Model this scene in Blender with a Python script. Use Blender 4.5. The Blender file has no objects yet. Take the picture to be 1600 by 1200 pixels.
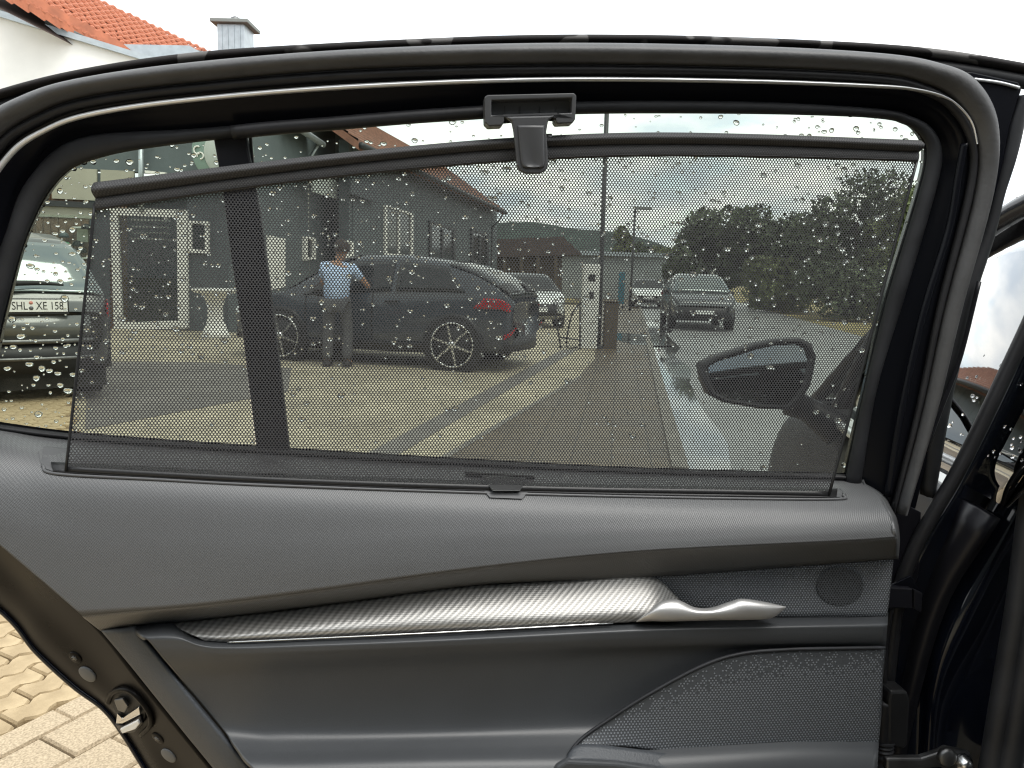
import bpy, bmesh, math, random
import numpy as np
from mathutils import Vector, Matrix
random.seed(7); rng = np.random.default_rng(7)
scene = bpy.context.scene
COL = scene.collection
R = math.radians

# ------------------------------------------------------------------ camera
FPX, CAMH = 1155.0, 1.35                       # focal length in pixels of the 1600 px wide photograph
CM = Matrix.Rotation(R(90 - 8.2), 3, 'X') @ Matrix.Rotation(R(1.7), 3, 'Z')
CP = Vector((0, 0, CAMH))
cd = bpy.data.cameras.new('camera'); cam = bpy.data.objects.new('camera', cd); COL.objects.link(cam)
cam.matrix_world = Matrix.Translation(CP) @ CM.to_4x4()
cd.sensor_width = 36; cd.lens = 36 * FPX / 1600; cd.clip_start = 0.02; cd.clip_end = 3000
scene.camera = cam

# ------------------------------------------------------------------ world, sun, exposure
SUN_EL, SUN_AZ = 62.0, 140.0                   # azimuth: degrees clockwise from +Y
w = bpy.data.worlds.new('World'); scene.world = w; w.use_nodes = True
nt = w.node_tree; nt.nodes.clear()
def wn(t, **k):
    n = nt.nodes.new(t)
    for a, b in k.items(): setattr(n, a, b)
    return n
sky = wn('ShaderNodeTexSky', sky_type='NISHITA', sun_disc=False, sun_elevation=R(SUN_EL), sun_rotation=R(SUN_AZ))
tc = wn('ShaderNodeTexCoord'); sep = wn('ShaderNodeSeparateXYZ'); nt.links.new(tc.outputs['Generated'], sep.inputs[0])
zz = wn('ShaderNodeMath', operation='ADD'); zz.inputs[1].default_value = 0.22
zc = wn('ShaderNodeMath', operation='MAXIMUM'); zc.inputs[1].default_value = 0.0
nt.links.new(sep.outputs[2], zc.inputs[0]); nt.links.new(zc.outputs[0], zz.inputs[0])
cmb = wn('ShaderNodeCombineXYZ')
for i in (0, 1):
    d_ = wn('ShaderNodeMath', operation='DIVIDE'); nt.links.new(sep.outputs[i], d_.inputs[0]); nt.links.new(zz.outputs[0], d_.inputs[1]); nt.links.new(d_.outputs[0], cmb.inputs[i])
nz = wn('ShaderNodeTexNoise'); nz.inputs['Scale'].default_value = 1.15; nz.inputs['Detail'].default_value = 9; nz.inputs['Roughness'].default_value = 0.62
nt.links.new(cmb.outputs[0], nz.inputs['Vector'])
rmp = wn('ShaderNodeValToRGB'); rmp.color_ramp.elements[0].position = 0.30; rmp.color_ramp.elements[1].position = 0.45
nt.links.new(nz.outputs[0], rmp.inputs[0])
nz2 = wn('ShaderNodeTexNoise'); nz2.inputs['Scale'].default_value = 2.7; nz2.inputs['Detail'].default_value = 8
nt.links.new(cmb.outputs[0], nz2.inputs['Vector'])
rm2 = wn('ShaderNodeValToRGB'); rm2.color_ramp.elements[0].position = 0.35; rm2.color_ramp.elements[1].position = 0.62
rm2.color_ramp.elements[0].color = (5.2, 5.8, 6.4, 1); rm2.color_ramp.elements[1].color = (9.0, 9.0, 8.7, 1)
nt.links.new(nz2.outputs[0], rm2.inputs[0])
mx = wn('ShaderNodeMix', data_type='RGBA'); nt.links.new(rmp.outputs[0], mx.inputs[0]); nt.links.new(rm2.outputs[0], mx.inputs['B'])
gm = wn('ShaderNodeMix', data_type='RGBA', blend_type='MULTIPLY'); gm.inputs[0].default_value = 1; gm.inputs['B'].default_value = (1.9, 1.75, 1.5, 1)
nt.links.new(sky.outputs[0], gm.inputs['A']); nt.links.new(gm.outputs['Result'], mx.inputs['A'])
bg = wn('ShaderNodeBackground'); bg.inputs[1].default_value = 0.1; nt.links.new(mx.outputs['Result'], bg.inputs[0])
wo = wn('ShaderNodeOutputWorld'); nt.links.new(bg.outputs[0], wo.inputs[0])
sl = bpy.data.lights.new('sun', 'SUN'); sl.energy = 1.0; sl.angle = R(35); sl.color = (1, .97, .92)
so = bpy.data.objects.new('sun', sl); COL.objects.link(so)
sd = Vector((math.sin(R(SUN_AZ)) * math.cos(R(SUN_EL)), math.cos(R(SUN_AZ)) * math.cos(R(SUN_EL)), math.sin(R(SUN_EL))))
so.rotation_euler = sd.to_track_quat('Z', 'Y').to_euler(); so.location = (0, -5, 12)
vs = scene.view_settings; vs.view_transform = 'Standard'; vs.look = 'None'; vs.exposure = 1.38; vs.gamma = 1; vs.use_curve_mapping = False
cy = scene.cycles; cy.transparent_max_bounces = 24; cy.max_bounces = 10; cy.transmission_bounces = 10; cy.caustics_refractive = False; cy.caustics_reflective = False
cy.sample_clamp_indirect = 6; cy.filter_width = 1.2

# ------------------------------------------------------------------ pixel helpers (1600 x 1200 photograph -> points in the place)
DK, DY = 0.136, 0.90                            # the open door stands in the plane y = DY + DK * x
DDIR = Vector((1, DK, 0)).normalized(); DN = Vector((DK, -1, 0)).normalized()
def ray(px, py): return CM @ Vector(((px - 800) / FPX, -(py - 600) / FPX, -1.0))
def P(px, py, off=0.0):
    d = ray(px, py); return CP + d * ((DY + off) / (d.y - DK * d.x))
def V(px, py, Y):
    d = ray(px, py); return CP + d * (Y / d.y)
def G(px, py, z=0.0):
    d = ray(px, py); return CP + d * ((z - CAMH) / d.z)

# ------------------------------------------------------------------ materials
class NB:
    def __init__(s, m): s.nt = m.node_tree
    def n(s, t, **k):
        x = s.nt.nodes.new(t)
        for a, b in k.items(): setattr(x, a, b)
        return x
    def l(s, a, b): s.nt.links.new(a, b)
    def m(s, op, a, b=None, c=None):
        x = s.n('ShaderNodeMath', operation=op)
        for i, v in enumerate((a, b, c)):
            if v is None: continue
            if isinstance(v, (int, float)): x.inputs[i].default_value = v
            else: s.l(v, x.inputs[i])
        return x.outputs[0]
MATS = {}
def base(name):
    m = bpy.data.materials.new(name); m.use_nodes = True
    b = NB(m); p = m.node_tree.nodes['Principled BSDF']; MATS[name] = m
    return m, b, p
def mat(name, col, rough=.5, metal=0., spec=.5, var=0., vscale=6., bump=0., bscale=80., coat=0., bdist=.002, var2=None, detail=5, rvar=0., sheen=0.):
    m, b, p = base(name)
    p.inputs['Base Color'].default_value = (*col, 1); p.inputs['Roughness'].default_value = rough; p.inputs['Metallic'].default_value = metal
    p.inputs['Specular IOR Level'].default_value = spec; p.inputs['Coat Weight'].default_value = coat; p.inputs['Coat Roughness'].default_value = .05
    p.inputs['Sheen Weight'].default_value = sheen
    t = b.n('ShaderNodeTexCoord')
    if var or var2 or rvar:
        nn = b.n('ShaderNodeTexNoise'); nn.inputs['Scale'].default_value = vscale; nn.inputs['Detail'].default_value = detail; b.l(t.outputs['Object'], nn.inputs['Vector'])
        if var or var2:
            r = b.n('ShaderNodeValToRGB'); e = r.color_ramp.elements
            e[0].position, e[1].position = .3, .7
            e[0].color = (*[c * (1 - var) for c in col], 1); e[1].color = (*(var2 or [min(1, c * (1 + var)) for c in col]), 1)
            b.l(nn.outputs[0], r.inputs[0]); b.l(r.outputs[0], p.inputs['Base Color'])
        if rvar:
            b.l(b.m('MULTIPLY_ADD', nn.outputs[0], rvar * 2, rough - rvar), p.inputs['Roughness'])
    if bump:
        n2 = b.n('ShaderNodeTexNoise'); n2.inputs['Scale'].default_value = bscale; n2.inputs['Detail'].default_value = 3; b.l(t.outputs['Object'], n2.inputs['Vector'])
        bp = b.n('ShaderNodeBump'); bp.inputs['Strength'].default_value = bump; bp.inputs['Distance'].default_value = bdist
        b.l(n2.outputs[0], bp.inputs['Height']); b.l(bp.outputs[0], p.inputs['Normal'])
    return m
def hexdots(b, uvs, pu, pv):
    """distance to the nearest point of a staggered grid (in units of pu) and a random number for that point"""
    sx = b.n('ShaderNodeSeparateXYZ'); b.l(uvs, sx.inputs[0])
    u = b.m('DIVIDE', sx.outputs[0], pu); v = b.m('DIVIDE', sx.outputs[1], 2 * pv)
    ds, ids = [], []
    for o in (0., .5):
        uu = b.m('ADD', u, o); vv = b.m('ADD', v, o)
        fu = b.m('SUBTRACT', b.m('FRACT', uu), .5); fv = b.m('MULTIPLY', b.m('SUBTRACT', b.m('FRACT', vv), .5), 2 * pv / pu)
        ds.append(b.m('SQRT', b.m('ADD', b.m('MULTIPLY', fu, fu), b.m('MULTIPLY', fv, fv))))
        c = b.n('ShaderNodeCombineXYZ'); b.l(b.m('FLOOR', uu), c.inputs[0]); b.l(b.m('FLOOR', vv), c.inputs[1]); c.inputs[2].default_value = o
        wnz = b.n('ShaderNodeTexWhiteNoise'); b.l(c.outputs[0], wnz.inputs[0]); ids.append(wnz.outputs[0])
    d = b.m('MINIMUM', ds[0], ds[1]); lt = b.m('LESS_THAN', ds[0], ds[1])
    idm = b.m('ADD', b.m('MULTIPLY', lt, ids[0]), b.m('MULTIPLY', b.m('SUBTRACT', 1., lt), ids[1]))
    return d, idm
def uvn(b, name='metric'):
    x = b.n('ShaderNodeUVMap'); x.uv_map = name; return x.outputs[0]

# black mesh of the shade: hex pattern of punched holes
def mesh_fabric():
    m, b, p = base('shade_mesh'); nt = m.node_tree
    d, _ = hexdots(b, uvn(b), .00372, .00262)
    tn = b.n('ShaderNodeTexNoise'); tn.inputs['Scale'].default_value = 40; b.l(uvn(b), tn.inputs['Vector'])
    rad = b.m('MULTIPLY_ADD', tn.outputs[0], .03, .283)
    hole = b.m('SMOOTH_MIN', b.m('MAXIMUM', b.m('MULTIPLY_ADD', b.m('SUBTRACT', rad, d), 12., .5), 0.), 1., .05)
    p.inputs['Base Color'].default_value = (.050, .050, .053, 1); p.inputs['Roughness'].default_value = .7; p.inputs['Specular IOR Level'].default_value = .35
    bp = b.n('ShaderNodeBump'); bp.inputs['Strength'].default_value = .5; bp.inputs['Distance'].default_value = .0008; b.l(d, bp.inputs['Height']); b.l(bp.outputs[0], p.inputs['Normal'])
    tr = b.n('ShaderNodeBsdfTransparent'); mix = b.n('ShaderNodeMixShader')
    b.l(hole, mix.inputs[0]); b.l(p.outputs[0], mix.inputs[1]); b.l(tr.outputs[0], mix.inputs[2])
    b.l(mix.outputs[0], nt.nodes['Material Output'].inputs[0]); return m
mesh_fabric()
def clear_glass(name, tint, refl=1.0):
    m, b, p = base(name); nt = m.node_tree; nt.nodes.remove(p)
    tr = b.n('ShaderNodeBsdfTransparent'); tr.inputs[0].default_value = (*tint, 1)
    gl = b.n('ShaderNodeBsdfGlossy'); gl.inputs['Roughness'].default_value = .02
    fr = b.n('ShaderNodeFresnel'); fr.inputs[0].default_value = 1.45
    mix = b.n('ShaderNodeMixShader'); b.l(b.m('MULTIPLY', fr.outputs[0], refl), mix.inputs[0]); b.l(tr.outputs[0], mix.inputs[1]); b.l(gl.outputs[0], mix.inputs[2])
    b.l(mix.outputs[0], nt.nodes['Material Output'].inputs[0]); return m
clear_glass('tinted_glass', (.765, .79, .75), .4)          # two faces: about half of the light passes
clear_glass('front_glass', (.55, .6, .57), 3.4)
clear_glass('shop_glass', (.88, .92, .9), .6)
def drops_mat():
    m, b, p = base('rain_water'); nt = m.node_tree; nt.nodes.remove(p)
    g = b.n('ShaderNodeBsdfGlass'); g.inputs['IOR'].default_value = 1.33; g.inputs['Roughness'].default_value = 0.0
    b.l(g.outputs[0], nt.nodes['Material Output'].inputs[0])
drops_mat()
def crosshatch(name, col, rough=.55, s1=.55):
    m, b, p = base(name); p.inputs['Base Color'].default_value = (*col, 1); p.inputs['Roughness'].default_value = rough; p.inputs['Specular IOR Level'].default_value = .5
    uv = uvn(b); mp = b.n('ShaderNodeMapping'); mp.inputs['Rotation'].default_value = (0, 0, R(38)); b.l(uv, mp.inputs[0])
    mp2 = b.n('ShaderNodeMapping'); mp2.inputs['Rotation'].default_value = (0, 0, R(-48)); b.l(uv, mp2.inputs[0])
    hs = []
    for q, sc, ds in ((mp, 150., 1.2), (mp2, 110., 1.6)):
        wv = b.n('ShaderNodeTexWave'); wv.inputs['Scale'].default_value = sc; wv.inputs['Distortion'].default_value = ds; wv.inputs['Detail'].default_value = 2; wv.inputs['Detail Scale'].default_value = 1.5
        b.l(q.outputs[0], wv.inputs[0]); hs.append(wv.outputs['Fac'])
    h = b.m('ADD', b.m('MULTIPLY', hs[0], .7), b.m('MULTIPLY', hs[1], .3))
    n2 = b.n('ShaderNodeTexNoise'); n2.inputs['Scale'].default_value = 9; n2.inputs['Detail'].default_value = 4; b.l(uv, n2.inputs['Vector'])
    r = b.n('ShaderNodeValToRGB'); r.color_ramp.elements[0].position = .1; r.color_ramp.elements[1].position = .95
    r.color_ramp.elements[0].color = (*[c * .78 for c in col], 1); r.color_ramp.elements[1].color = (*[c * 1.25 for c in col], 1)
    b.l(b.m('ADD', b.m('MULTIPLY', h, .8), b.m('MULTIPLY', n2.outputs[0], .25)), r.inputs[0]); b.l(r.outputs[0], p.inputs['Base Color'])
    bp = b.n('ShaderNodeBump'); bp.inputs['Strength'].default_value = s1; bp.inputs['Distance'].default_value = .0006; b.l(h, bp.inputs['Height']); b.l(bp.outputs[0], p.inputs['Normal'])
crosshatch('trim_grain', (.094, .096, .099), .40, .4)
def dotted(name, col, pu, pv, rad, sparse, hollow):
    m, b, p = base(name); p.inputs['Roughness'].default_value = .5
    d, idm = hexdots(b, uvn(b), pu, pv)
    dot = b.m('MINIMUM', b.m('MAXIMUM', b.m('MULTIPLY_ADD', b.m('SUBTRACT', rad, d), 9., .5), 0.), 1.)
    if sparse:
        sx = b.n('ShaderNodeSeparateXYZ'); b.l(uvn(b, 'st'), sx.inputs[0])
        dot = b.m('MULTIPLY', dot, b.m('LESS_THAN', idm, b.m('MULTIPLY_ADD', sx.outputs[1], sparse, .22)))
    bp = b.n('ShaderNodeBump'); bp.inputs['Strength'].default_value = 1.; bp.inputs['Distance'].default_value = .0012 * (-1 if hollow else 1); b.l(dot, bp.inputs['Height']); b.l(bp.outputs[0], p.inputs['Normal'])
    r = b.n('ShaderNodeValToRGB'); r.color_ramp.elements[0].color = (*col, 1); r.color_ramp.elements[1].color = (*((.004,) * 3 if hollow else [min(1, c * 3.2) for c in col]), 1)
    b.l(dot, r.inputs[0]); b.l(r.outputs[0], p.inputs['Base Color'])
dotted('speaker_dots', (.052, .056, .061), .0044, .0031, .27, 2.4, False)
dotted('tweeter_dots', (.06, .064, .069), .0040, .0028, .27, 0, False)
dotted('tweeter_holes', (.06, .064, .069), .0040, .0028, .24, 0, True)
def carbon():
    m, b, p = base('carbon_foil'); uv = uvn(b)
    mp = b.n('ShaderNodeMapping'); mp.inputs['Rotation'].default_value = (0, 0, R(52)); b.l(uv, mp.inputs[0])
    wv = b.n('ShaderNodeTexWave'); wv.inputs['Scale'].default_value = 62; wv.inputs['Distortion'].default_value = .5; b.l(mp.outputs[0], wv.inputs[0])
    wv2 = b.n('ShaderNodeTexWave'); wv2.inputs['Scale'].default_value = 170; wv2.bands_direction = 'Y'; b.l(uv, wv2.inputs[0])
    h = b.m('ADD', b.m('MULTIPLY', wv.outputs['Fac'], .75), b.m('MULTIPLY', wv2.outputs['Fac'], .25))
    r = b.n('ShaderNodeValToRGB'); r.color_ramp.elements[0].color = (.22, .215, .205, 1); r.color_ramp.elements[1].color = (.50, .49, .47, 1); b.l(h, r.inputs[0]); b.l(r.outputs[0], p.inputs['Base Color'])
    p.inputs['Metallic'].default_value = .6; p.inputs['Roughness'].default_value = .42; p.inputs['Coat Weight'].default_value = .1
    bp = b.n('ShaderNodeBump'); bp.inputs['Strength'].default_value = .35; bp.inputs['Distance'].default_value = .0006; b.l(h, bp.inputs['Height']); b.l(bp.outputs[0], p.inputs['Normal'])
carbon()
def streaked():
    m, b, p = base('wet_drip_rubber'); t = b.n('ShaderNodeTexCoord')
    vn = b.n('ShaderNodeTexNoise'); vn.inputs['Scale'].default_value = 17; vn.inputs['Detail'].default_value = 1.5; b.l(t.outputs['Object'], vn.inputs['Vector'])
    r = b.n('ShaderNodeValToRGB'); r.color_ramp.elements[0].position = .56; r.color_ramp.elements[1].position = .575
    r.color_ramp.elements[0].color = (.016, .014, .014, 1); r.color_ramp.elements[1].color = (.12, .115, .112, 1); b.l(vn.outputs[0], r.inputs[0]); b.l(r.outputs[0], p.inputs['Base Color'])
    p.inputs['Roughness'].default_value = .8; p.inputs['Specular IOR Level'].default_value = .2
    n2 = b.n('ShaderNodeTexNoise'); n2.inputs['Scale'].default_value = 1500; b.l(t.outputs['Object'], n2.inputs['Vector'])
    bp = b.n('ShaderNodeBump'); bp.inputs['Strength'].default_value = .5; bp.inputs['Distance'].default_value = .001; b.l(n2.outputs[0], bp.inputs['Height']); b.l(bp.outputs[0], p.inputs['Normal'])
streaked()
mat('seal_rubber', (.062, .062, .064), .5, var=.12, vscale=30, bump=.5, bscale=190, bdist=.0010)
mat('dark_rubber', (.013, .013, .015), .5, spec=.35, var=.3, vscale=25, bump=.2, bscale=300, bdist=.0006)
mat('grey_rubber', (.020, .021, .024), .55, spec=.35, var=.35, vscale=18, bump=.3, bscale=160, bdist=.0006, rvar=.12)
mat('black_gloss', (.005, .0055, .008), .24, spec=.12)
mat('black_satin', (.009, .009, .012), .4, spec=.28)
mat('car_paint_black', (.005, .0065, .012), .09, spec=.42)
mat('car_paint_dusty', (.009, .008, .0075), .3, spec=.07, var=.4, vscale=14, rvar=.1)
mat('chrome_and_glint', (.80, .81, .82), .35, metal=.7)  # chrome trim; on the window frame, its sky highlight put into colour
mat('satin_silver', (.52, .515, .51), .42, metal=.65, bump=.05, bscale=900)
mat('silver_line', (.8, .8, .8), .2, metal=1.)
mat('lower_card', (.050, .053, .057), .42, var=.08, vscale=8, bump=.22, bscale=520, bdist=.0006)
mat('grained_plastic', (.050, .055, .062), .5, bump=.55, bscale=420, bdist=.0009, var=.1)
mat('slot_plastic', (.085, .086, .09), .4)
mat('black_plastic', (.012, .012, .013), .45, bump=.1, bscale=500)
mat('hook_plastic', (.052, .053, .056), .42, bump=.12, bscale=900, bdist=.0005)
def hemfab():
    m, b, p = base('hem_fabric'); d, _ = hexdots(b, uvn(b), .0034, .0021)
    r = b.n('ShaderNodeValToRGB'); r.color_ramp.elements[0].color = (.095, .095, .10, 1); r.color_ramp.elements[1].color = (.014, .014, .015, 1); r.color_ramp.elements[1].position = .6
    b.l(d, r.inputs[0]); b.l(r.outputs[0], p.inputs['Base Color']); p.inputs['Roughness'].default_value = .75
    bp = b.n('ShaderNodeBump'); bp.inputs['Strength'].default_value = .8; bp.inputs['Distance'].default_value = -.0008; b.l(d, bp.inputs['Height']); b.l(bp.outputs[0], p.inputs['Normal'])
hemfab()
mat('plug_grey', (.10, .105, .11), .5)
mat('metal_clean', (.7, .7, .7), .25, metal=1.)
mat('metal_dull', (.16, .16, .16), .42, metal=.9, var=.2, vscale=40)
# outdoors
def bricky(name, c1, c2, joint, size, ang, rough, off=.5):
    m, b, p = base(name); t = b.n('ShaderNodeTexCoord'); mp = b.n('ShaderNodeMapping'); mp.inputs['Rotation'].default_value = (0, 0, ang); b.l(t.outputs['Object'], mp.inputs[0])
    br = b.n('ShaderNodeTexBrick'); br.offset = off; br.inputs['Scale'].default_value = 1.; br.inputs['Brick Width'].default_value = size[0]; br.inputs['Row Height'].default_value = size[1]
    br.inputs['Mortar Size'].default_value = .006; br.inputs['Color1'].default_value = (*c1, 1); br.inputs['Color2'].default_value = (*c2, 1); br.inputs['Mortar'].default_value = (*joint, 1); b.l(mp.outputs[0], br.inputs['Vector'])
    nn = b.n('ShaderNodeTexNoise'); nn.inputs['Scale'].default_value = 1.1; nn.inputs['Detail'].default_value = 9; b.l(t.outputs['Object'], nn.inputs['Vector'])
    mu = b.n('ShaderNodeMix', data_type='RGBA', blend_type='MULTIPLY'); mu.inputs[0].default_value = 1.; b.l(br.outputs['Color'], mu.inputs['A'])
    r = b.n('ShaderNodeValToRGB'); r.color_ramp.elements[0].position = .3; r.color_ramp.elements[1].position = .7; r.color_ramp.elements[0].color = (.72, .71, .70, 1); r.color_ramp.elements[1].color = (1.15, 1.15, 1.15, 1)
    b.l(nn.outputs[0], r.inputs[0]); b.l(r.outputs[0], mu.inputs['B']); b.l(mu.outputs['Result'], p.inputs['Base Color']); b.l(b.m('MULTIPLY_ADD', nn.outputs[0], .4, rough - .2), p.inputs['Roughness'])
    bp = b.n('ShaderNodeBump'); bp.inputs['Strength'].default_value = .6; bp.inputs['Distance'].default_value = -.004; b.l(br.outputs['Fac'], bp.inputs['Height']); b.l(bp.outputs[0], p.inputs['Normal'])
mat('paver_tan', (.36, .265, .145), .75, var=.22, vscale=11, var2=(.46, .355, .21), bump=.6, bscale=150, bdist=.003, detail=9)
mat('paver_speckled', (.42, .325, .205), .75, var=.4, vscale=170, var2=(.50, .40, .27), bump=.4, bscale=200, bdist=.002)
mat('paver_bed', (.16, .11, .06), .9, var=.4, vscale=30)
bricky('forecourt_paving', (.52, .46, .335), (.46, .41, .30), (.26, .22, .15), (.24, .12), R(-62), .7)
mat('darker_paving', (.20, .185, .165), .6, var=.2, vscale=1.4, detail=9)
bricky('pavement_paving', (.155, .118, .074), (.125, .096, .062), (.06, .046, .03), (.30, .30), R(8), .45, 0.)
mat('asphalt', (.27, .275, .27), .4, var=.2, vscale=.5, bump=.4, bscale=60, bdist=.004, detail=10)
mat('kerb_stone', (.22, .205, .18), .8, var=.2, vscale=5)
mat('puddle_water', (.16, .165, .165), .03, spec=1., coat=1., var=.3, vscale=2., rvar=.02)
mat('grass', (.23, .19, .08), .9, var=.4, vscale=.6, detail=9)
mat('hill_green', (.030, .050, .040), .95, var=.4, vscale=.06, detail=12)
mat('white_render', (.82, .82, .80), .85, var=.03, vscale=3)
mat('pale_render', (.46, .50, .47), .85, var=.05, vscale=2)
mat('hall_grey', (.33, .355, .345), .85, var=.05, vscale=2)
mat('clad_green', (.105, .128, .135), .6, var=.1, vscale=2.5)
mat('clad_dark', (.080, .096, .104), .6, var=.15, vscale=3)
mat('roof_red', (.40, .13, .065), .7, var=.22, vscale=5, bump=.2, bscale=30)
mat('roof_brown', (.23, .11, .072), .75, var=.25, vscale=4)
mat('roof_dark', (.075, .05, .042), .8, var=.2, vscale=3)
mat('zinc', (.40, .44, .46), .4, metal=.6, var=.12, vscale=6)
mat('soffit_grey', (.20, .215, .205), .8)
mat('white_frame', (.80, .79, .75), .5)
mat('dark_frame', (.03, .033, .036), .5)
mat('window_dark', (.028, .036, .036), .1, spec=.8)
mat('display_wood', (.15, .085, .05), .6, var=.35, vscale=9)
mat('panel_beige', (.36, .35, .28), .3, var=.08, vscale=1.5)
mat('leaf', (.072, .094, .045), .7, var=.55, vscale=1.1, detail=8)
mat('leaf_light', (.115, .135, .055), .7, var=.45, vscale=1.1, detail=8)
mat('bark', (.06, .045, .03), .9, var=.3, vscale=8)
mat('paint_slate', (.045, .055, .070), .16, spec=.5, coat=.5)
mat('paint_grey', (.13, .135, .13), .28, metal=.35, coat=.6, var=.08, vscale=5)
mat('paint_white', (.74, .76, .75), .2, coat=.6)
mat('paint_silver', (.10, .11, .115), .25, metal=.3, coat=.6)
mat('car_window', (.018, .022, .024), .06, spec=.45)
mat('car_window_bright', (.22, .25, .245), .06, metal=.7)
mat('tyre', (.014, .014, .014), .8)
mat('rim_silver', (.75, .75, .74), .3, metal=.9)
mat('lamp_red', (.36, .018, .025), .2)
mat('lamp_clear', (.6, .62, .62), .08, metal=.5)
mat('plate_white', (.82, .82, .80), .4); mat('plate_blue', (.02, .11, .45), .4); mat('ink', (.012, .012, .012), .6); mat('seal_red', (.62, .25, .2), .6)
mat('shirt_blue', (.46, .58, .80), .85, var=.12, vscale=14); mat('trousers_grey', (.095, .095, .10), .9, var=.2, vscale=9)
mat('skin', (.42, .23, .15), .55); mat('hair', (.035, .02, .014), .7); mat('shoe', (.02, .017, .015), .6)
mat('cap_green', (.10, .42, .20), .8); mat('sign_blue', (.03, .14, .19), .4); mat('post_brown', (.10, .075, .05), .8); mat('emblem_green', (.20, .29, .25), .4)
mat('mirror_glass', (.24, .26, .27), .03, metal=1.)
mat('pole_dark', (.03, .033, .036), .5)

# ------------------------------------------------------------------ object helpers
def tag(o, label, cat, group=None):
    o['label'] = label; o['category'] = cat
    if group: o['group'] = group
    return o
def thing(name, label, cat, loc=(0, 0, 0), rz=0., group=None):
    o = bpy.data.objects.new(name, None); COL.objects.link(o); o.location = loc; o.rotation_euler = (0, 0, rz); o.empty_display_size = .1
    return tag(o, label, cat, group)
def world_thing(name, label, cat, loc, group=None):
    o = thing(name, label, cat, loc, 0, group); OFFS[o.name] = Vector(loc); return o
OFFS = {}
def make(name, verts, faces, material, parent=None, smooth=True, uv=None, uvst=None, faceto=None):
    me = bpy.data.meshes.new(name); me.from_pydata([tuple(v) for v in verts], [], faces); me.update()
    if faceto is not None:
        c = sum((Vector(v) for v in verts), Vector()) / len(verts); s = 0.
        for p in me.polygons: s += p.area * p.normal.dot(faceto - p.center)
        if s < 0: me.flip_normals()
    if smooth: me.polygons.foreach_set('use_smooth', [True] * len(me.polygons))
    ms = material if isinstance(material, (list, tuple)) else [material]
    for q in ms: me.materials.append(MATS[q])
    for nm, src in (('metric', uv), ('st', uvst)):
        if src is not None:
            L = me.uv_layers.new(name=nm)
            vi = np.empty(len(me.loops), dtype=np.int32); me.loops.foreach_get('vertex_index', vi)
            L.data.foreach_set('uv', np.asarray(src, dtype=np.float32)[vi].ravel())
    o = bpy.data.objects.new(name, me); COL.objects.link(o)
    if parent is not None:
        o.parent = parent
        if parent.name in OFFS: o.location = -OFFS[parent.name]
    return o
def doorv(v): return (v.x * DDIR.x + v.y * DDIR.y, v.z)
def spline(pts, n, closed=False):
    pts = [Vector(p) for p in pts]; k = len(pts); out = []
    if k == 2: return [pts[0].lerp(pts[1], i / (n - 1)) for i in range(n)]
    for i in range(n):
        t = i / (n - 1) * (k - 1); j = min(int(t), k - 2); f = t - j
        p1, p2 = pts[j], pts[j + 1]; p0 = pts[j - 1] if j > 0 else p1 * 2 - p2; p3 = pts[j + 2] if j + 2 < k else p2 * 2 - p1
        out.append(.5 * ((2 * p1) + (p2 - p0) * f + (2 * p0 - 5 * p1 + 4 * p2 - p3) * f * f + (3 * p1 - p0 - 3 * p2 + p3) * f ** 3))
    return out
def solid(o, t, off=-1.):
    m = o.modifiers.new('thickness', 'SOLIDIFY'); m.thickness = t; m.offset = off; m.use_even_offset = False
def bevel(o, w_, seg=2, ang=35):
    m = o.modifiers.new('soft_edges', 'BEVEL'); m.width = w_; m.segments = seg; m.limit_method = 'ANGLE'; m.angle_limit = R(ang); m.harden_normals = False
def loft(name, rails, material, parent, n=90, m=4, thick=.004, sharp=False, conv=P, xf=None):
    """surface through rails of (px, py, off) control points"""
    rr = [spline([conv(*p) for p in r], n) for r in rails]
    cols = []
    for i in range(n):
        c = [r[i] for r in rr]
        if sharp or len(c) == 2: q = []; [q.extend([c[j].lerp(c[j + 1], f / m) for f in range(m)]) for j in range(len(c) - 1)]; q.append(c[-1])
        else: q = spline(c, (len(c) - 1) * m + 1)
        cols.append(q)
    h = len(cols[0]); v = [p for c in cols for p in c]
    f = [(i * h + j, i * h + j + 1, (i + 1) * h + j + 1, (i + 1) * h + j) for i in range(n - 1) for j in range(h - 1)]
    st = [(i / (n - 1), j / (h - 1)) for i in range(n) for j in range(h)]
    o = make(name, v, f, material, parent, True, [doorv(p) for p in v], st, CP)
    if thick: solid(o, thick)
    return o
def band(name, A, B, off, bulge, material, parent, n=140, m=8, thick=.006, power=1.):
    """rounded strip between two pixel rails, bulging towards the viewer"""
    ra = spline([P(*p, off) for p in A], n); rb = spline([P(*p, off) for p in B], n); v = []
    for a, b in zip(ra, rb):
        for j in range(m + 1):
            t = j / m; v.append(a.lerp(b, t) + DN * bulge * math.sin(math.pi * t) ** power)
    h = m + 1
    f = [(i * h + j, i * h + j + 1, (i + 1) * h + j + 1, (i + 1) * h + j) for i in range(n - 1) for j in range(m)]
    o = make(name, v, f, material, parent, True, [doorv(p) for p in v], None, CP); solid(o, thick); return o
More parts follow.
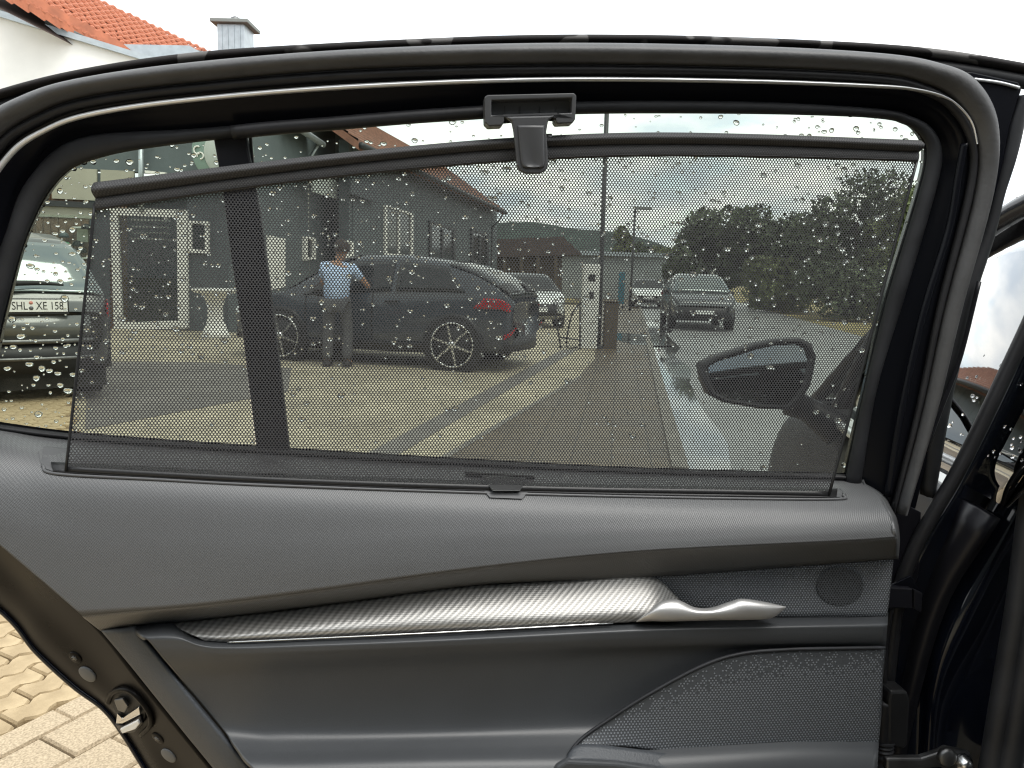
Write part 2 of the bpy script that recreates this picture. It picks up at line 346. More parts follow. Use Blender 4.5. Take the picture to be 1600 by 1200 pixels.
def plate(name, poly, off, thick, material, parent, bev=.0015, conv=P, back=None, smooth=False, seg=2):
    """thick plate: polygon in pixels at a depth, extruded away from the viewer"""
    fr = [conv(p[0], p[1], p[2] if len(p) > 2 else off) for p in poly]; d = (back or -DN) * thick
    n = len(fr); v = fr + [p + d for p in fr]
    f = [tuple(range(n)), tuple(range(2 * n - 1, n - 1, -1))] + [(i, n + i, n + (i + 1) % n, (i + 1) % n) for i in range(n)]
    o = make(name, v, f, material, parent, smooth, [doorv(p) for p in v])
    me = o.data; bm = bmesh.new(); bm.from_mesh(me); bmesh.ops.recalc_face_normals(bm, faces=bm.faces); bm.to_mesh(me); bm.free()
    if bev: bevel(o, bev, seg)
    return o
def tube(name, pts, rad, material, parent, k=10, n=None, smoothpath=True, rads=None):
    pts = [Vector(p) for p in pts]
    path = spline(pts, n or max(2, len(pts) * 6)) if smoothpath and len(pts) > 2 else pts
    v, f = [], []; up0 = None
    for i, p in enumerate(path):
        t = (path[min(i + 1, len(path) - 1)] - path[max(i - 1, 0)]).normalized()
        if up0 is None: up0 = t.orthogonal().normalized()
        up0 = (up0 - t * up0.dot(t)).normalized(); s = t.cross(up0)
        r_ = rad if rads is None else np.interp(i / (len(path) - 1), np.linspace(0, 1, len(rads)), rads)
        for j in range(k): a = 2 * math.pi * j / k; v.append(p + (up0 * math.cos(a) + s * math.sin(a)) * r_)
    m_ = len(path)
    for i in range(m_ - 1):
        for j in range(k): f.append((i * k + j, i * k + (j + 1) % k, (i + 1) * k + (j + 1) % k, (i + 1) * k + j))
    f.append(tuple(range(k - 1, -1, -1))); f.append(tuple(range((m_ - 1) * k, m_ * k)))
    return make(name, v, f, material, parent, True, [doorv(p) for p in v])
def box(name, lo, hi, material, parent=None, bev=0., rot=None):
    x0, y0, z0 = lo; x1, y1, z1 = hi
    v = [Vector(p) for p in ((x0, y0, z0), (x1, y0, z0), (x1, y1, z0), (x0, y1, z0), (x0, y0, z1), (x1, y0, z1), (x1, y1, z1), (x0, y1, z1))]
    if rot is not None: v = [rot @ p for p in v]
    f = [(3, 2, 1, 0), (4, 5, 6, 7), (0, 1, 5, 4), (1, 2, 6, 5), (2, 3, 7, 6), (3, 0, 4, 7)]
    o = make(name, v, f, material, parent, False)
    if bev: bevel(o, bev)
    return o
def lathe(name, prof, center, axis, material, parent, k=28, ring=False):
    """profile of (radius, height along axis)"""
    a = Vector(axis).normalized(); u = a.orthogonal().normalized(); s = a.cross(u); c = Vector(center); v, f = [], []
    for r_, h in prof:
        for j in range(k): t = 2 * math.pi * j / k; v.append(c + a * h + (u * math.cos(t) + s * math.sin(t)) * r_)
    for i in range(len(prof) - 1):
        for j in range(k): f.append((i * k + j, i * k + (j + 1) % k, (i + 1) * k + (j + 1) % k, (i + 1) * k + j))
    if ring:
        e = (len(prof) - 1) * k
        for j in range(k): f.append((e + j, e + (j + 1) % k, (j + 1) % k, j))
    else: f.append(tuple(range(k - 1, -1, -1))); f.append(tuple(range((len(prof) - 1) * k, len(prof) * k)))
    return make(name, v, f, material, parent, True)
def struct(o): o['kind'] = 'structure'; return o
def poly_sheet(name, pts, z, material, parent=None):
    return make(name, [(p[0], p[1], z) for p in pts], [tuple(range(len(pts)))], material, parent, False)
# ================================================================== THE PLACE: ground, buildings, trees
ground = struct(poly_sheet('ground', [(-900, -60), (900, -60), (900, 1500), (-900, 1500)], -.03, 'grass'))
forecourt = struct(poly_sheet('forecourt', [(-40, -14), (1.0, -14), (1.3, .5), G(760, 735)[:2], G(960, 560)[:2], (5, 40), (-40, 40)], 0., 'forecourt_paving'))
struct(poly_sheet('dark_strip', [G(138, 566)[:2], G(300, 566)[:2], G(455, 575)[:2], G(450, 612)[:2], G(300, 640)[:2], G(133, 672)[:2]], .004, 'darker_paving'))  # darker patch laid on the forecourt
q0, q1, q2, q3 = G(590, 700), G(868, 552), G(893, 552), G(640, 700)
e_ = lambda a, b, t: (a + (b - a) * t)[:2]
struct(poly_sheet('paving_band', [e_(q0, q1, -.5), e_(q0, q1, 1.1), e_(q3, q2, 1.1), e_(q3, q2, -.5)], .004, 'darker_paving'))
k0, k1 = G(1050, 735), G(998, 478); kd = (k1 - k0)
pav = [(1.0, -14), (k0 - kd * .9)[:2], (k0 + kd * 3)[:2], (4.2, 40), G(905, 545)[:2], G(700, 712)[:2], (1.0, .5)]
pav = [(1.0, .5), (1.25, .5), k0[:2], k1[:2], (k0 + kd * 3)[:2], (4.2, 80), (4.2, 40), G(930, 560)[:2], G(905, 588)[:2], G(655, 735)[:2]]
struct(poly_sheet('pavement', pav, .004, 'pavement_paving'))
r0, r1 = G(1420, 545), G(1135, 467); rd = r1 - r0
struct(poly_sheet('road', [(1.2, -20), (1.25, .5), k0[:2], k1[:2], (k0 + kd * 3)[:2], (r1 + rd * 4)[:2], r1[:2], r0[:2], (60, 18), (60, -20)], -.012, 'asphalt'))
kn = Vector((kd.y, -kd.x, 0)).normalized()
def strip(name, a, b, wd, z0, z1, m):
    n = Vector(((b - a).y, -(b - a).x, 0)).normalized() * wd
    pts = [a, b, b + n, a + n]; v = [(p.x, p.y, z0) for p in pts] + [(p.x, p.y, z1) for p in pts]
    return struct(make(name, v, [(3, 2, 1, 0), (4, 5, 6, 7), (0, 1, 5, 4), (1, 2, 6, 5), (2, 3, 7, 6), (3, 0, 4, 7)], m, None, False))
strip('kerb', k0, k0 + kd * 3, .12, -.05, .03, 'kerb_stone')
a_, b_ = G(655, 735), G(905, 588); strip('kerb_line', a_, b_, .06, -.02, .010, 'kerb_stone')
c_ = G(1000, 530); struct(make('puddle', [(c_.x + math.cos(t) * .75 * (1 + .25 * math.sin(3 * t)), c_.y + math.sin(t) * 2.2 * (1 + .2 * math.cos(2 * t)), .009) for t in np.linspace(0, 2 * math.pi, 24, endpoint=False)], [tuple(range(24))], 'puddle_water', None, False))

ws = []
for i in range(13):
    t = i / 12; p = k0 + kd * (-.02 + .62 * t); ws.append((p + kn * (.13), p + kn * (.13 + (.22 + .16 * math.sin(i * 1.9) ** 2) * (1 + 1.2 * t))))
wv_ = [(q.x, q.y, -.007) for pr_ in ws for q in pr_]
struct(make('wet_gutter', wv_, [(2 * i, 2 * i + 1, 2 * i + 3, 2 * i + 2) for i in range(12)], 'puddle_water', None, False))
# ---- stone pavers one by one where they are large enough to be told apart
E1 = Vector((.46, .888, 0)).normalized(); E2 = Vector((-E1.y, E1.x, 0))
struct(make('paver_bed', [tuple(E1 * a + E2 * c + Vector((0, 0, .006))) for a, c in ((-1.25, -.25), (3.1, -.25), (3.1, 5.2), (-1.25, 5.2))] + [tuple(G(x, y, .006)) for x, y in ((-300, 575), (116, 570), (112, 720), (-300, 700))], [(0, 1, 2, 3), (4, 5, 6, 7)], 'paver_bed', None, False))
def topx(p):
    q = CM.transposed() @ (p - CP); return 800 + FPX * q.x / -q.z, 600 - FPX * q.y / -q.z
PL, PW, PH = .20, .098, .028
def paver_geo(out):
    """outline counter-clockwise -> chamfered block"""
    n = len(out); c = Vector((sum(p[0] for p in out) / n, sum(p[1] for p in out) / n, 0)); v, f = [], []
    for sc, z in ((1., 0.), (1., PH - .008), (.955, PH)):
        for p in out: v.append((c.x + (p[0] - c.x) * sc, c.y + (p[1] - c.y) * (sc if sc == 1 else .93), z))
    for r_ in (0, 1):
        for i in range(n): f.append((r_ * n + i, r_ * n + (i + 1) % n, (r_ + 1) * n + (i + 1) % n, (r_ + 1) * n + i))
    f.append(tuple(range(2 * n, 3 * n))); return v, f
def wave_out():
    g = .004; xs = np.linspace(0, 1, 9); w_ = [.015 * math.sin(4 * math.pi * x_ + .5) for x_ in xs]
    lo = [(-PL / 2 + g + x * (PL - 2 * g), -PW / 2 + g + a) for x, a in zip(xs, w_)]; hi = [(x, y + PW - 2 * g) for x, y in lo]
    return lo + hi[::-1]
def ang_out():
    g = .004; L, W_ = .20, .165
    return [(-L / 2 + g, -W_ / 2 + g), (L / 2 - g, -W_ / 2 + g), (L / 2 - g, W_ / 2 - g), (-L / 2 + g, W_ / 2 - g)]
def geo_mesh(name, out, m):
    v, f = paver_geo(out); me = bpy.data.meshes.new(name); me.from_pydata(v, [], f); me.materials.append(MATS[m]); me.update(); return me
wave_me = geo_mesh('paver', wave_out(), 'paver_tan'); ang_me = geo_mesh('paver', ang_out(), 'paver_speckled')
band_me = geo_mesh('paver', [(-.099, -.047), (.099, -.047), (.099, .047), (-.099, .047)], 'paver_speckled')
rotE = Matrix((E1, E2, Vector((0, 0, 1)))).transposed()
spots = []
for j in range(0, 90):
    c = 2.139 + PW / 2 + j * PW
    for i in range(-8, 38):
        a = i * PL + (PL / 2 if j % 2 else 0)
        p = E1 * a + E2 * c
        if (c < 5.2 and -1.2 < a < 3.1) or (c > 4.0 and p.y > 3 and -120 < topx(p)[0] < 108 and 578 < topx(p)[1] < 700): spots.append((wave_me, a, c))
for i in range(-8, 14): spots.append((band_me, .3 + i * .2, 2.086))
for j in range(0, 14):
    for i in range(-7, 14): spots.append((ang_me, .2 + i * .2 + (.1 if j % 2 else 0), 2.034 - .165 / 2 - j * .165))
def place(me, a, c):
    p = E1 * a + E2 * c + Vector((0, 0, .004 + rng.uniform(-.002, .002)))
    return Matrix.Translation(p) @ (rotE @ Matrix.Rotation(rng.normal(0, .012), 3, 'Z')).to_4x4()
def shown(s):
    p = E1 * s[1] + E2 * s[2]; q = topx(p) if p.y > .3 else (-9e3, 9e3)
    return (0 if -20 < q[0] < 330 and 570 < q[1] < 1215 else 1, p.length)
spots.sort(key=shown)
FF = (([], []), ([], []))
for i, (me, a, c) in enumerate(spots):
    M = place(me, a, c)
    if i < 295:
        o = bpy.data.objects.new('paver', me); COL.objects.link(o); o.matrix_world = M; o.parent = forecourt
    else:
        fv, ff = FF[0 if me is wave_me else 1]; b0 = len(fv); fv.extend([tuple(M @ v.co) for v in me.vertices]); ff.extend([tuple(b0 + k for k in p.vertices) for p in me.polygons])
for nm_, key, mm_ in (('paver_field', 0, 'paver_tan'), ('paver_field', 1, 'paver_speckled')):
    o = make(nm_, *FF[key], mm_, forecourt, False); o['kind'] = 'stuff'

# ---- buildings
def vplane(p0, d):
    p0 = Vector((p0[0], p0[1], 0)); n = Vector((d[1], -d[0], 0)).normalized()
    def f(px, py, off=0.):
        r_ = ray(px, py); q = p0 + n * off
        return CP + r_ * ((q - CP).dot(n) / r_.dot(n))
    f.n = n; return f
FR = vplane((-10, 16), (1, 0))                   # showroom front, facing us (off > 0: towards us)
S1 = vplane((-5.9, 16), (.055, 1))               # its flank
S2 = vplane((-4.5, 22.6), (.186, 1))             # dark flank further back
def wp(name, conv, poly, off, th, m, parent, bev=0.):
    return plate(name, [(x, y) for x, y in poly], off, th, m, parent, bev, conv, -conv.n if conv.n.dot(CP - conv(poly[0][0], poly[0][1])) > 0 else conv.n)
def rect(x0, y0, x1, y1, s=.03): return [(x0, y0), (x1, y0 + (x1 - x0) * s), (x1, y1 + (x1 - x0) * s), (x0, y1)]
def frame(name, conv, quad, off, wd, th, m, parent):
    """window frame: outer quad (TL, TR, BR, BL) with a square hole"""
    q = [Vector((x, y, 0)) for x, y in quad]; c = sum(q, Vector()) / 4
    inn = []
    for i, p in enumerate(q):
        inn.append(Vector((p.x + (wd if p.x < c.x else -wd), p.y + (wd if p.y < c.y else -wd), 0)))
    fo = [conv(p.x, p.y, off) for p in q]; fi = [conv(p.x, p.y, off) for p in inn]
    d = conv.n * (-th if conv.n.dot(CP - fo[0]) > 0 else th)
    v = fo + fi + [p + d for p in fo] + [p + d for p in fi]; f = []
    for i in range(4):
        j = (i + 1) % 4
        f += [(i, j, 4 + j, 4 + i), (8 + i, 12 + i, 12 + j, 8 + j), (i, 8 + i, 8 + j, j), (4 + i, 4 + j, 12 + j, 12 + i)]
    return make(name, v, f, m, parent, False, None, None, None)
bl = world_thing('showroom_building', 'building with red tiled roof, white gable and glass showroom front, behind left of door', 'building', (-9, 16, 0))
wp('gable_wall', FR, [(-420, -102), (0, 26), (232, 97), (372, 142), (372, 190), (-420, 175)], 0, .25, 'white_render', bl)
wp('fascia', FR, [(-420, -112), (0, 16), (232, 87), (385, 137), (385, 145), (232, 96), (0, 26), (-420, -102)], .12, .2, 'zinc', bl)
wp('soffit', FR, [(-420, -130), (0, -15), (60, 18), (130, 55), (0, 16), (-420, -112)], .02, .1, 'soffit_grey', bl)
wp('cladding', FR, [(-300, 170), (50, 188), (50, 262), (372, 275), (372, 190), (-300, 170)], 0, .25, 'clad_green', bl)
wp('cladding', FR, [(292, 271), (372, 273), (372, 520), (292, 516)], .01, .25, 'clad_dark', bl)
wp('cladding', FR, [(140, 270), (172, 271), (172, 515), (140, 514)], .015, .2, 'clad_dark', bl)
wp('cladding', FR, [(-300, 250), (-40, 262), (-40, 512), (-300, 500)], .0, .2, 'clad_dark', bl)
pan = [(x0, x1) for x0, x1 in ((-120, 0), (3, 76), (80, 152), (156, 210))]
for x0, x1 in pan:
    wp('fascia_panel', FR, rect(x0 + 1, 257 + x0 * .05, x1 - 1, 306 + x0 * .05, .05), .05, .05, 'panel_beige', bl)
wp('canopy_beam', FR, rect(-120, 303, 160, 312, .05), .12, .2, 'dark_frame', bl)
wp('sill_panel', FR, rect(-120, 314, 150, 331, .04), .03, .06, 'panel_beige', bl)
# showroom window: wood wall with shelves behind the pane
W0 = vplane((-10, 16.02), (1, 0))
wp('display_wall', W0, rect(-60, 300, 190, 520, .02), 0, .1, 'display_wood', bl)
for x in range(-40, 190, 12):
    wp('display_board', W0, rect(x, 300, x + 10.8, 516, .0), .015, .012, 'display_wood', bl)
wp('shop_pane', FR, rect(-60, 331, 140, 512, .03), .42, .012, 'shop_glass', bl)
wp('plinth', FR, rect(-60, 474, 141, 512, .03), .46, .5, 'pale_render', bl)
for y in (354, 402):
    wp('display_shelf', W0, rect(112, y, 140, y + 2.2, .0), .2, .18, 'white_frame', bl)
wp('display_board_white', W0, rect(120, 354, 137, 378, .02), .05, .03, 'panel_beige', bl)
for (x, y, m) in ((103, 386, 'cap_green'), (121, 384, 'ink'), (100, 371, 'clad_green'), (135, 358, 'ink'), (128, 395, 'ink'), (129, 430, 'ink')):
    c = W0(x, y, .16); cap = lathe('display_cap', [(.095, 0), (.098, .03), (.085, .07), (.05, .1), (.01, .112)], c, (0, 0, 1), m, bl, 14)
    make('peak', [c + Vector((math.cos(t) * .09, -math.sin(t) * .17, 0.002 + zz_)) for zz_ in (0, .008) for t in np.linspace(0, math.pi, 8)], [tuple(range(7, -1, -1)), tuple(range(8, 16))], m, cap, False)
dr = make('glass_door', *(lambda q: ([FR(*p, .05) for p in q] + [FR(*p, .02) for p in q], [(0, 1, 2, 3), (7, 6, 5, 4)]))([(181, 334), (283, 337), (284, 505), (186, 507)]), 'shop_glass', bl, False)
frame('door_frame', FR, [(171, 324), (292, 328), (293, 513), (178, 516)], .10, 12, .14, 'white_frame', dr)
wp('door_mullion', FR, [(276, 335), (281, 335), (283, 505), (278, 505)], .09, .1, 'white_frame', dr)
wp('inner_wall', vplane((-10, 18.2), (1, 0)), rect(150, 300, 350, 520, .02), 0, .1, 'clad_green', bl)
for y in (342, 352, 362, 371):                   # shelves seen behind the door
    wp('rack', vplane((-10, 17.6), (1, 0)), rect(205, y, 258, y + 2.5, .02), 0, .3, 'white_frame', bl)
wn_ = make('window', *(lambda q: ([FR(*p, .06) for p in q] + [FR(*p, .03) for p in q], [(0, 1, 2, 3), (7, 6, 5, 4)]))([(299, 350), (320, 351), (320, 390), (299, 389)]), 'window_dark', bl, False)
frame('window_frame', FR, [(294, 344), (325, 346), (325, 396), (294, 394)], .12, 5, .12, 'white_frame', wn_)
# round emblem sign on the front
c = FR(350, 238, .35)
sg = lathe('round_sign', [(.62, 0), (.62, .1), (.60, .115)], c, (0, -1, 0), 'emblem_green', bl, 40)
lathe('sign_face', [(.50, 0), (.50, .02), (.49, .03)], c + Vector((.14, -.115, -.02)), (0, -1, 0), 'pale_render', sg, 40)
c = FR(313, 240, .35)
def ring_pts(cx, cz, r_, a0, a1, n=14): return [c + Vector((cx + r_ * math.cos(R(t)), -.13, cz + r_ * math.sin(R(t)))) for t in np.linspace(a0, a1, n)]
tube('sign_mark', ring_pts(0, .05, .075, 60, 300), .016, 'white_frame', sg, 6)
tube('sign_mark', ring_pts(.05, -.06, .065, 200, -90), .016, 'white_frame', sg, 6)
tube('downpipe', [FR(220, 215, .14), FR(221, 330, .14)], .055, 'zinc', bl, 8)
wp('lamp_bar', FR, rect(226, 266, 258, 270, .1), .25, .1, 'white_frame', bl)
# flank of the showroom with eave and gutter
wp('flank_wall', S1, [(374, 118), (524, 196), (524, 500), (374, 540)], 0, .25, 'clad_green', bl)
wp('flank_corner', S1, [(524, 190), (545, 200), (545, 500), (524, 500)], 0, .25, 'pale_render', bl)
ev = S1(505, 226, .45); ev0 = S1(374, 138, .45)
tube('gutter', [ev0, ev], .085, 'zinc', bl, 10)
tube('downpipe', [ev + Vector((-.1, -.1, 0)), ev + Vector((-.45, .1, -.45)), ev + Vector((-.5, .2, -5))], .05, 'zinc', bl, 8, smoothpath=False)
ev0 = ev0.lerp(ev, .62)
rf = make('roof', [ev0 + Vector((0, 0, .08)), ev + Vector((0, 0, .08)), ev + Vector((-3.2, 0, 1.6)), ev0 + Vector((-3.2, 0, 1.6))] + [ev0 + Vector((0, 0, -.02)), ev + Vector((0, 0, -.02)), ev + Vector((-3.2, 0, 1.5)), ev0 + Vector((-3.2, 0, 1.5))],
     [(0, 1, 2, 3), (7, 6, 5, 4), (0, 4, 5, 1), (1, 5, 6, 2), (2, 6, 7, 3), (3, 7, 4, 0)], 'roof_dark', bl, False)
for (x0, y0, x1, y1) in ((418, 367, 446, 446),):
    wp('side_door', S1, [(x0, y0), (x1, y0 + 6), (x1, y1 + 2), (x0, y1 + 8)], .03, .06, 'white_frame', bl)
for (x0, y0, x1, y1) in ((477, 369, 494, 405), (541, 375, 553, 402)):
    cv = S1 if x0 < 520 else S2
    wd_ = wp('window', cv, [(x0 + 3, y0 + 4), (x1 - 3, y0 + 6), (x1 - 3, y1 - 4), (x0 + 3, y1 - 3)], .04, .05, 'window_dark', bl)
    frame('window_frame', cv, [(x0, y0), (x1, y0 + 3), (x1, y1), (x0, y1 + 2)], .09, 4, .1, 'white_frame', wd_)
# red tiled slope seen over the roof of the door
RA, RB, RC, RD = V(-40, -37, 14.5), V(238, 108, 17.5), V(352, 92, 21.5), V(70, -40, 18.5)
def bil(a, b): return (RA.lerp(RB, a)).lerp(RD.lerp(RC, a), b)
sv_ = [bil(i / 10, j / 10) + Vector((0, 0, dz)) for dz in (-.10, -.35) for i in range(11) for j in range(11)]
slope = make('tiled_slope', sv_, [(i * 11 + j, i * 11 + j + 1, (i + 1) * 11 + j + 1, (i + 1) * 11 + j) for i in range(10) for j in range(10)] + [(121 + i * 11 + j, 121 + (i + 1) * 11 + j, 121 + (i + 1) * 11 + j + 1, 121 + i * 11 + j + 1) for i in range(10) for j in range(10)], 'roof_dark', bl, False)
def tile_mesh():
    v, f = [], []; nx, ny = 8, 2
    for j in range(ny + 1):
        for i in range(nx + 1):
            x, y = i / nx, j / ny
            v.append((x * 1.03, y * 1.15, .05 + .16 * math.sin(math.pi * min(1, x / .62)) * (1 if x < .62 else 0) - (.05 * math.sin(math.pi * (x - .62) / .38) if x >= .62 else 0) + .14 * (1 - y)))
    for j in range(ny):
        for i in range(nx): f.append((j * 9 + i, j * 9 + i + 1, (j + 1) * 9 + i + 1, (j + 1) * 9 + i))
    b0 = len(v); v += [(x, 0, -.05) for x, _, _ in v[:9]]
    for i in range(nx): f.append((i, b0 + i, b0 + i + 1, i + 1))
    me = bpy.data.meshes.new('tile'); me.from_pydata(v, [], f); me.materials.append(MATS['roof_red']); me.polygons.foreach_set('use_smooth', [True] * len(me.polygons)); me.update(); return me
tme = tile_mesh(); NA, NBt = 23, 13
for i in range(NA):
    for j in range(NBt):
        p = bil(i / NA, j / NBt); du = bil((i + 1) / NA, j / NBt) - p; dv = bil(i / NA, (j + 1) / NBt) - p
        n = du.cross(dv).normalized(); n = n if n.z > 0 else -n
        if i == 0 and False: continue
        o = bpy.data.objects.new('tile', tme); COL.objects.link(o)
        M = Matrix.Identity(4)
        for k_ in range(3): M[k_][0] = du[k_]; M[k_][1] = dv[k_]; M[k_][2] = n[k_] * .17; M[k_][3] = p[k_] + n[k_] * .01 + rng.normal(0, .004)
        o.parent = slope; o.matrix_world = M
for i in range(12):                               # larger edge tiles along the near rim
    a, b = RA.lerp(RB, i / 12), RA.lerp(RB, (i + .94) / 12); d = (b - a); up = Vector((0, 0, .20)); a = a + Vector((0, 0, .05)); ou = Vector((-.10, -.25, 0))
    v = [a + ou, b + ou, b + up * .9, a + up]; v += [p + Vector((0, 0, -.12)) for p in v]
    make('edge_tile', v, [(0, 1, 2, 3), (7, 6, 5, 4), (0, 4, 5, 1), (1, 5, 6, 2), (2, 6, 7, 3), (3, 7, 4, 0)], 'roof_red', slope, False)
pl_ = lambda Y: (lambda x, y, o=0: V(x, y, Y))
plate('roof_flashing', [(193, 69), (296, 71), (318, 84), (312, 100), (232, 100)], 16.8, .06, 'zinc', bl, 0, lambda x, y, o: V(x, y, 16.8), Vector((0, 1, 0)))
plate('roof_box', [(297, 75), (325, 82), (322, 100), (296, 100)], 17.2, .5, 'soffit_grey', bl, .01, lambda x, y, o: V(x, y, 17.0), Vector((0, 1, 0)))
# chimney
cc = V(369, 82, 21); sc_ = 21 / FPX
cl = thing('chimney', 'grey metal chimney with flat cap standing above the car door, upper left', 'chimney', (cc.x, cc.y, cc.z - 1))
box('shaft', (-.36, -.36, 0), (.36, .36, 1.62), 'zinc', cl, .01)
for x in (-.24, -.08, .08, .24): box('seam', (x - .012, -.375, 0), (x + .012, -.361, 1.6), 'zinc', cl)
box('cap', (-.50, -.50, 1.62), (.50, .50, 1.72), 'soffit_grey', cl, .02)
lathe('cowl', [(.14, 0), (.14, .1), (.11, .16), (.03, .2)], (0, 0, 1.72), (0, 0, 1), 'metal_dull', cl, 16)

b2 = world_thing('clad_house', 'dark green clad house with brown tiled gable roof behind the parked slate car', 'house', (-4, 28, 0))
wp('wall', S2, [(545, 218), (776, 328), (776, 520), (545, 520)], 0, .3, 'clad_green', b2)
for i, x in enumerate(range(552, 776, 9)):
    wp('cladding_board', S2, [(x, 219 + (x - 545) * .476), (x + 8.6, 219 + (x - 536.4) * .476), (x + 8.6, 500), (x, 500)], .03, .03, 'clad_green', b2)
far = S2(775, 330, 0)
make('end_wall', [far, far + Vector((-7, 1.3, 0)), Vector((far.x - 7, far.y + 1.3, 0)), Vector((far.x, far.y, 0))], [(0, 1, 2, 3)], 'clad_dark', b2, False)
e0, e1 = S2(560, 215, .6), S2(788, 329, .6); e0.z = e1.z
rdg = Vector((-4.0, .8, 2.7))
v = [e0, e1, e1 + rdg, e0 + rdg]; v += [p + Vector((0, 0, -.22)) for p in v]
r2 = make('roof', v, [(0, 1, 2, 3), (7, 6, 5, 4), (0, 4, 5, 1), (1, 5, 6, 2), (2, 6, 7, 3), (3, 7, 4, 0)], 'roof_brown', b2, False)
for i in range(14):
    p, q = v[0] + rdg * (i / 14), v[1] + rdg * (i / 14); up = rdg * (1 / 14)
    make('tile_course', [p + Vector((0, 0, .07)), q + Vector((0, 0, .07)), q + up + Vector((0, 0, .02)), p + up + Vector((0, 0, .02)), p, q], [(0, 1, 2, 3), (4, 5, 1, 0)], 'roof_brown', r2, False)
tube('gutter', [e0 + Vector((.08, 0, -.1)), e1 + Vector((.08, 0, -.1))], .09, 'dark_frame', b2, 8)
tube('downpipe', [e1 + Vector((0, -.1, -.1)), e1 + Vector((-.3, -.2, -.6)), e1 + Vector((-.62, -.3, -.9)), e1 + Vector((-.62, -.3, -5))], .05, 'dark_frame', b2, 8, smoothpath=False)
wp('balcony_panel', S2, [(548, 272), (592, 292), (592, 318), (548, 302)], .25, .06, 'clad_dark', b2)
bp_ = wp('balcony_front', S1, [(488, 272), (530, 282), (531, 312), (490, 300)], .5, .06, 'pale_render', bl)
for (x0, y0, x1, y1, m) in ((602, 320, 646, 402, 'white_frame'), (672, 345, 712, 415, 'dark_frame'), (737, 358, 764, 420, 'dark_frame')):
    s_ = .30 * (x1 - x0)
    wd_ = wp('window', S2, [(x0 + 3, y0 + 5), (x1 - 3, y0 + s_ + 3), (x1 - 3, y1 - 3), (x0 + 3, y1 - 6)], .05, .05, 'window_dark', b2)
    frame('window_frame', S2, [(x0, y0), (x1, y0 + s_), (x1, y1), (x0, y1 - 3)], .10, 3.2, .1, m, wd_)
    wp('mullion', S2, [((x0 + x1) / 2 - 1.3, y0 + 6 + s_ / 2), ((x0 + x1) / 2 + 1.3, y0 + 7 + s_ / 2), ((x0 + x1) / 2 + 1.3, y1 - 4), ((x0 + x1) / 2 - 1.3, y1 - 4)], .09, .06, m, wd_)
# unseen dark hall added behind the viewer to cut light on the door
hb_ = thing('blocker_hall', 'unseen dark hall added behind the viewer to cut light on the door', 'hall', (-2, -8, 0))
box('wall', (-16, -6, 0), (16, 0, 7.2), 'dark_frame', hb_); box('roof_edge', (-16.4, -6.4, 7.2), (16.4, .4, 7.5), 'zinc', hb_)
for x in (-12, -6, 0, 6): gd = box('blocker_gate', (x, -.05, 0), (x + 4.2, .06, 4.4), 'clad_dark', hb_); [box('blocker_panel', (x + .1, .06, .1 + k_ * 1.1), (x + 4.1, .09, 1.12 + k_ * 1.1), 'clad_dark', gd) for k_ in range(4)]
# low brown carport, white halls
CPt = vplane((0, 44), (1, 0.08)); b3 = world_thing('carport', 'low carport with dark brown roof right of the clad house', 'carport', (1, 44, 0))
wp('roof', CPt, [(772, 374), (880, 370), (910, 398), (772, 402)], .3, 5, 'roof_dark', b3)
wp('back_wall', CPt, [(772, 402), (878, 400), (878, 475), (772, 475)], -.3, .2, 'post_brown', b3)
for x in (786, 812, 838, 866): wp('post', CPt, [(x, 399), (x + 5, 399), (x + 5, 472), (x, 472)], .25, .2, 'post_brown', b3)
H1 = vplane((5, 55), (1, .05)); b4 = world_thing('low_hall', 'low white hall behind the charging post', 'hall', (5, 55, 0))
wp('wall', H1, [(878, 396), (1112, 402), (1112, 482), (878, 474)], 0, 8, 'hall_grey', b4)
wp('roof_edge', H1, [(872, 391), (1116, 397), (1116, 404), (872, 398)], .4, 9, 'zinc', b4)
wp('plinth', H1, [(878, 466), (990, 470), (990, 478), (878, 474)], .1, .1, 'soffit_grey', b4)
H2 = vplane((14, 95), (1, .05)); b5 = world_thing('long_hall', 'long white hall in the distance at the end of the road', 'hall', (14, 95, 0))
wp('wall', H2, [(985, 402), (1122, 404), (1122, 462), (985, 458)], 0, 20, 'white_render', b5)
wp('roof', H2, [(980, 394), (1126, 397), (1130, 405), (978, 402)], .5, 21, 'zinc', b5)
for x in (1000, 1030, 1062, 1094): wp('window', H2, rect(x, 415, x + 16, 425, .02), .08, .1, 'window_dark', b5)
# far hill
hx = np.linspace(-500, 620, 80); v = []
for j, (y, s_) in enumerate(((420, 0.), (520, .75), (700, 1.), (900, .5))):
    for x in hx:
        c_ = math.exp(-((x - y * .0 + 20) / 190) ** 2) * 46 + 5 + 4 * math.sin(x * .021) + 2.0 * math.sin(x * .07 + j)
        v.append((x * y / 600, y, s_ * c_))
f = [(j * 80 + i, j * 80 + i + 1, (j + 1) * 80 + i + 1, (j + 1) * 80 + i) for j in range(3) for i in range(79)]
struct(make('hill', v, f, 'hill_green'))

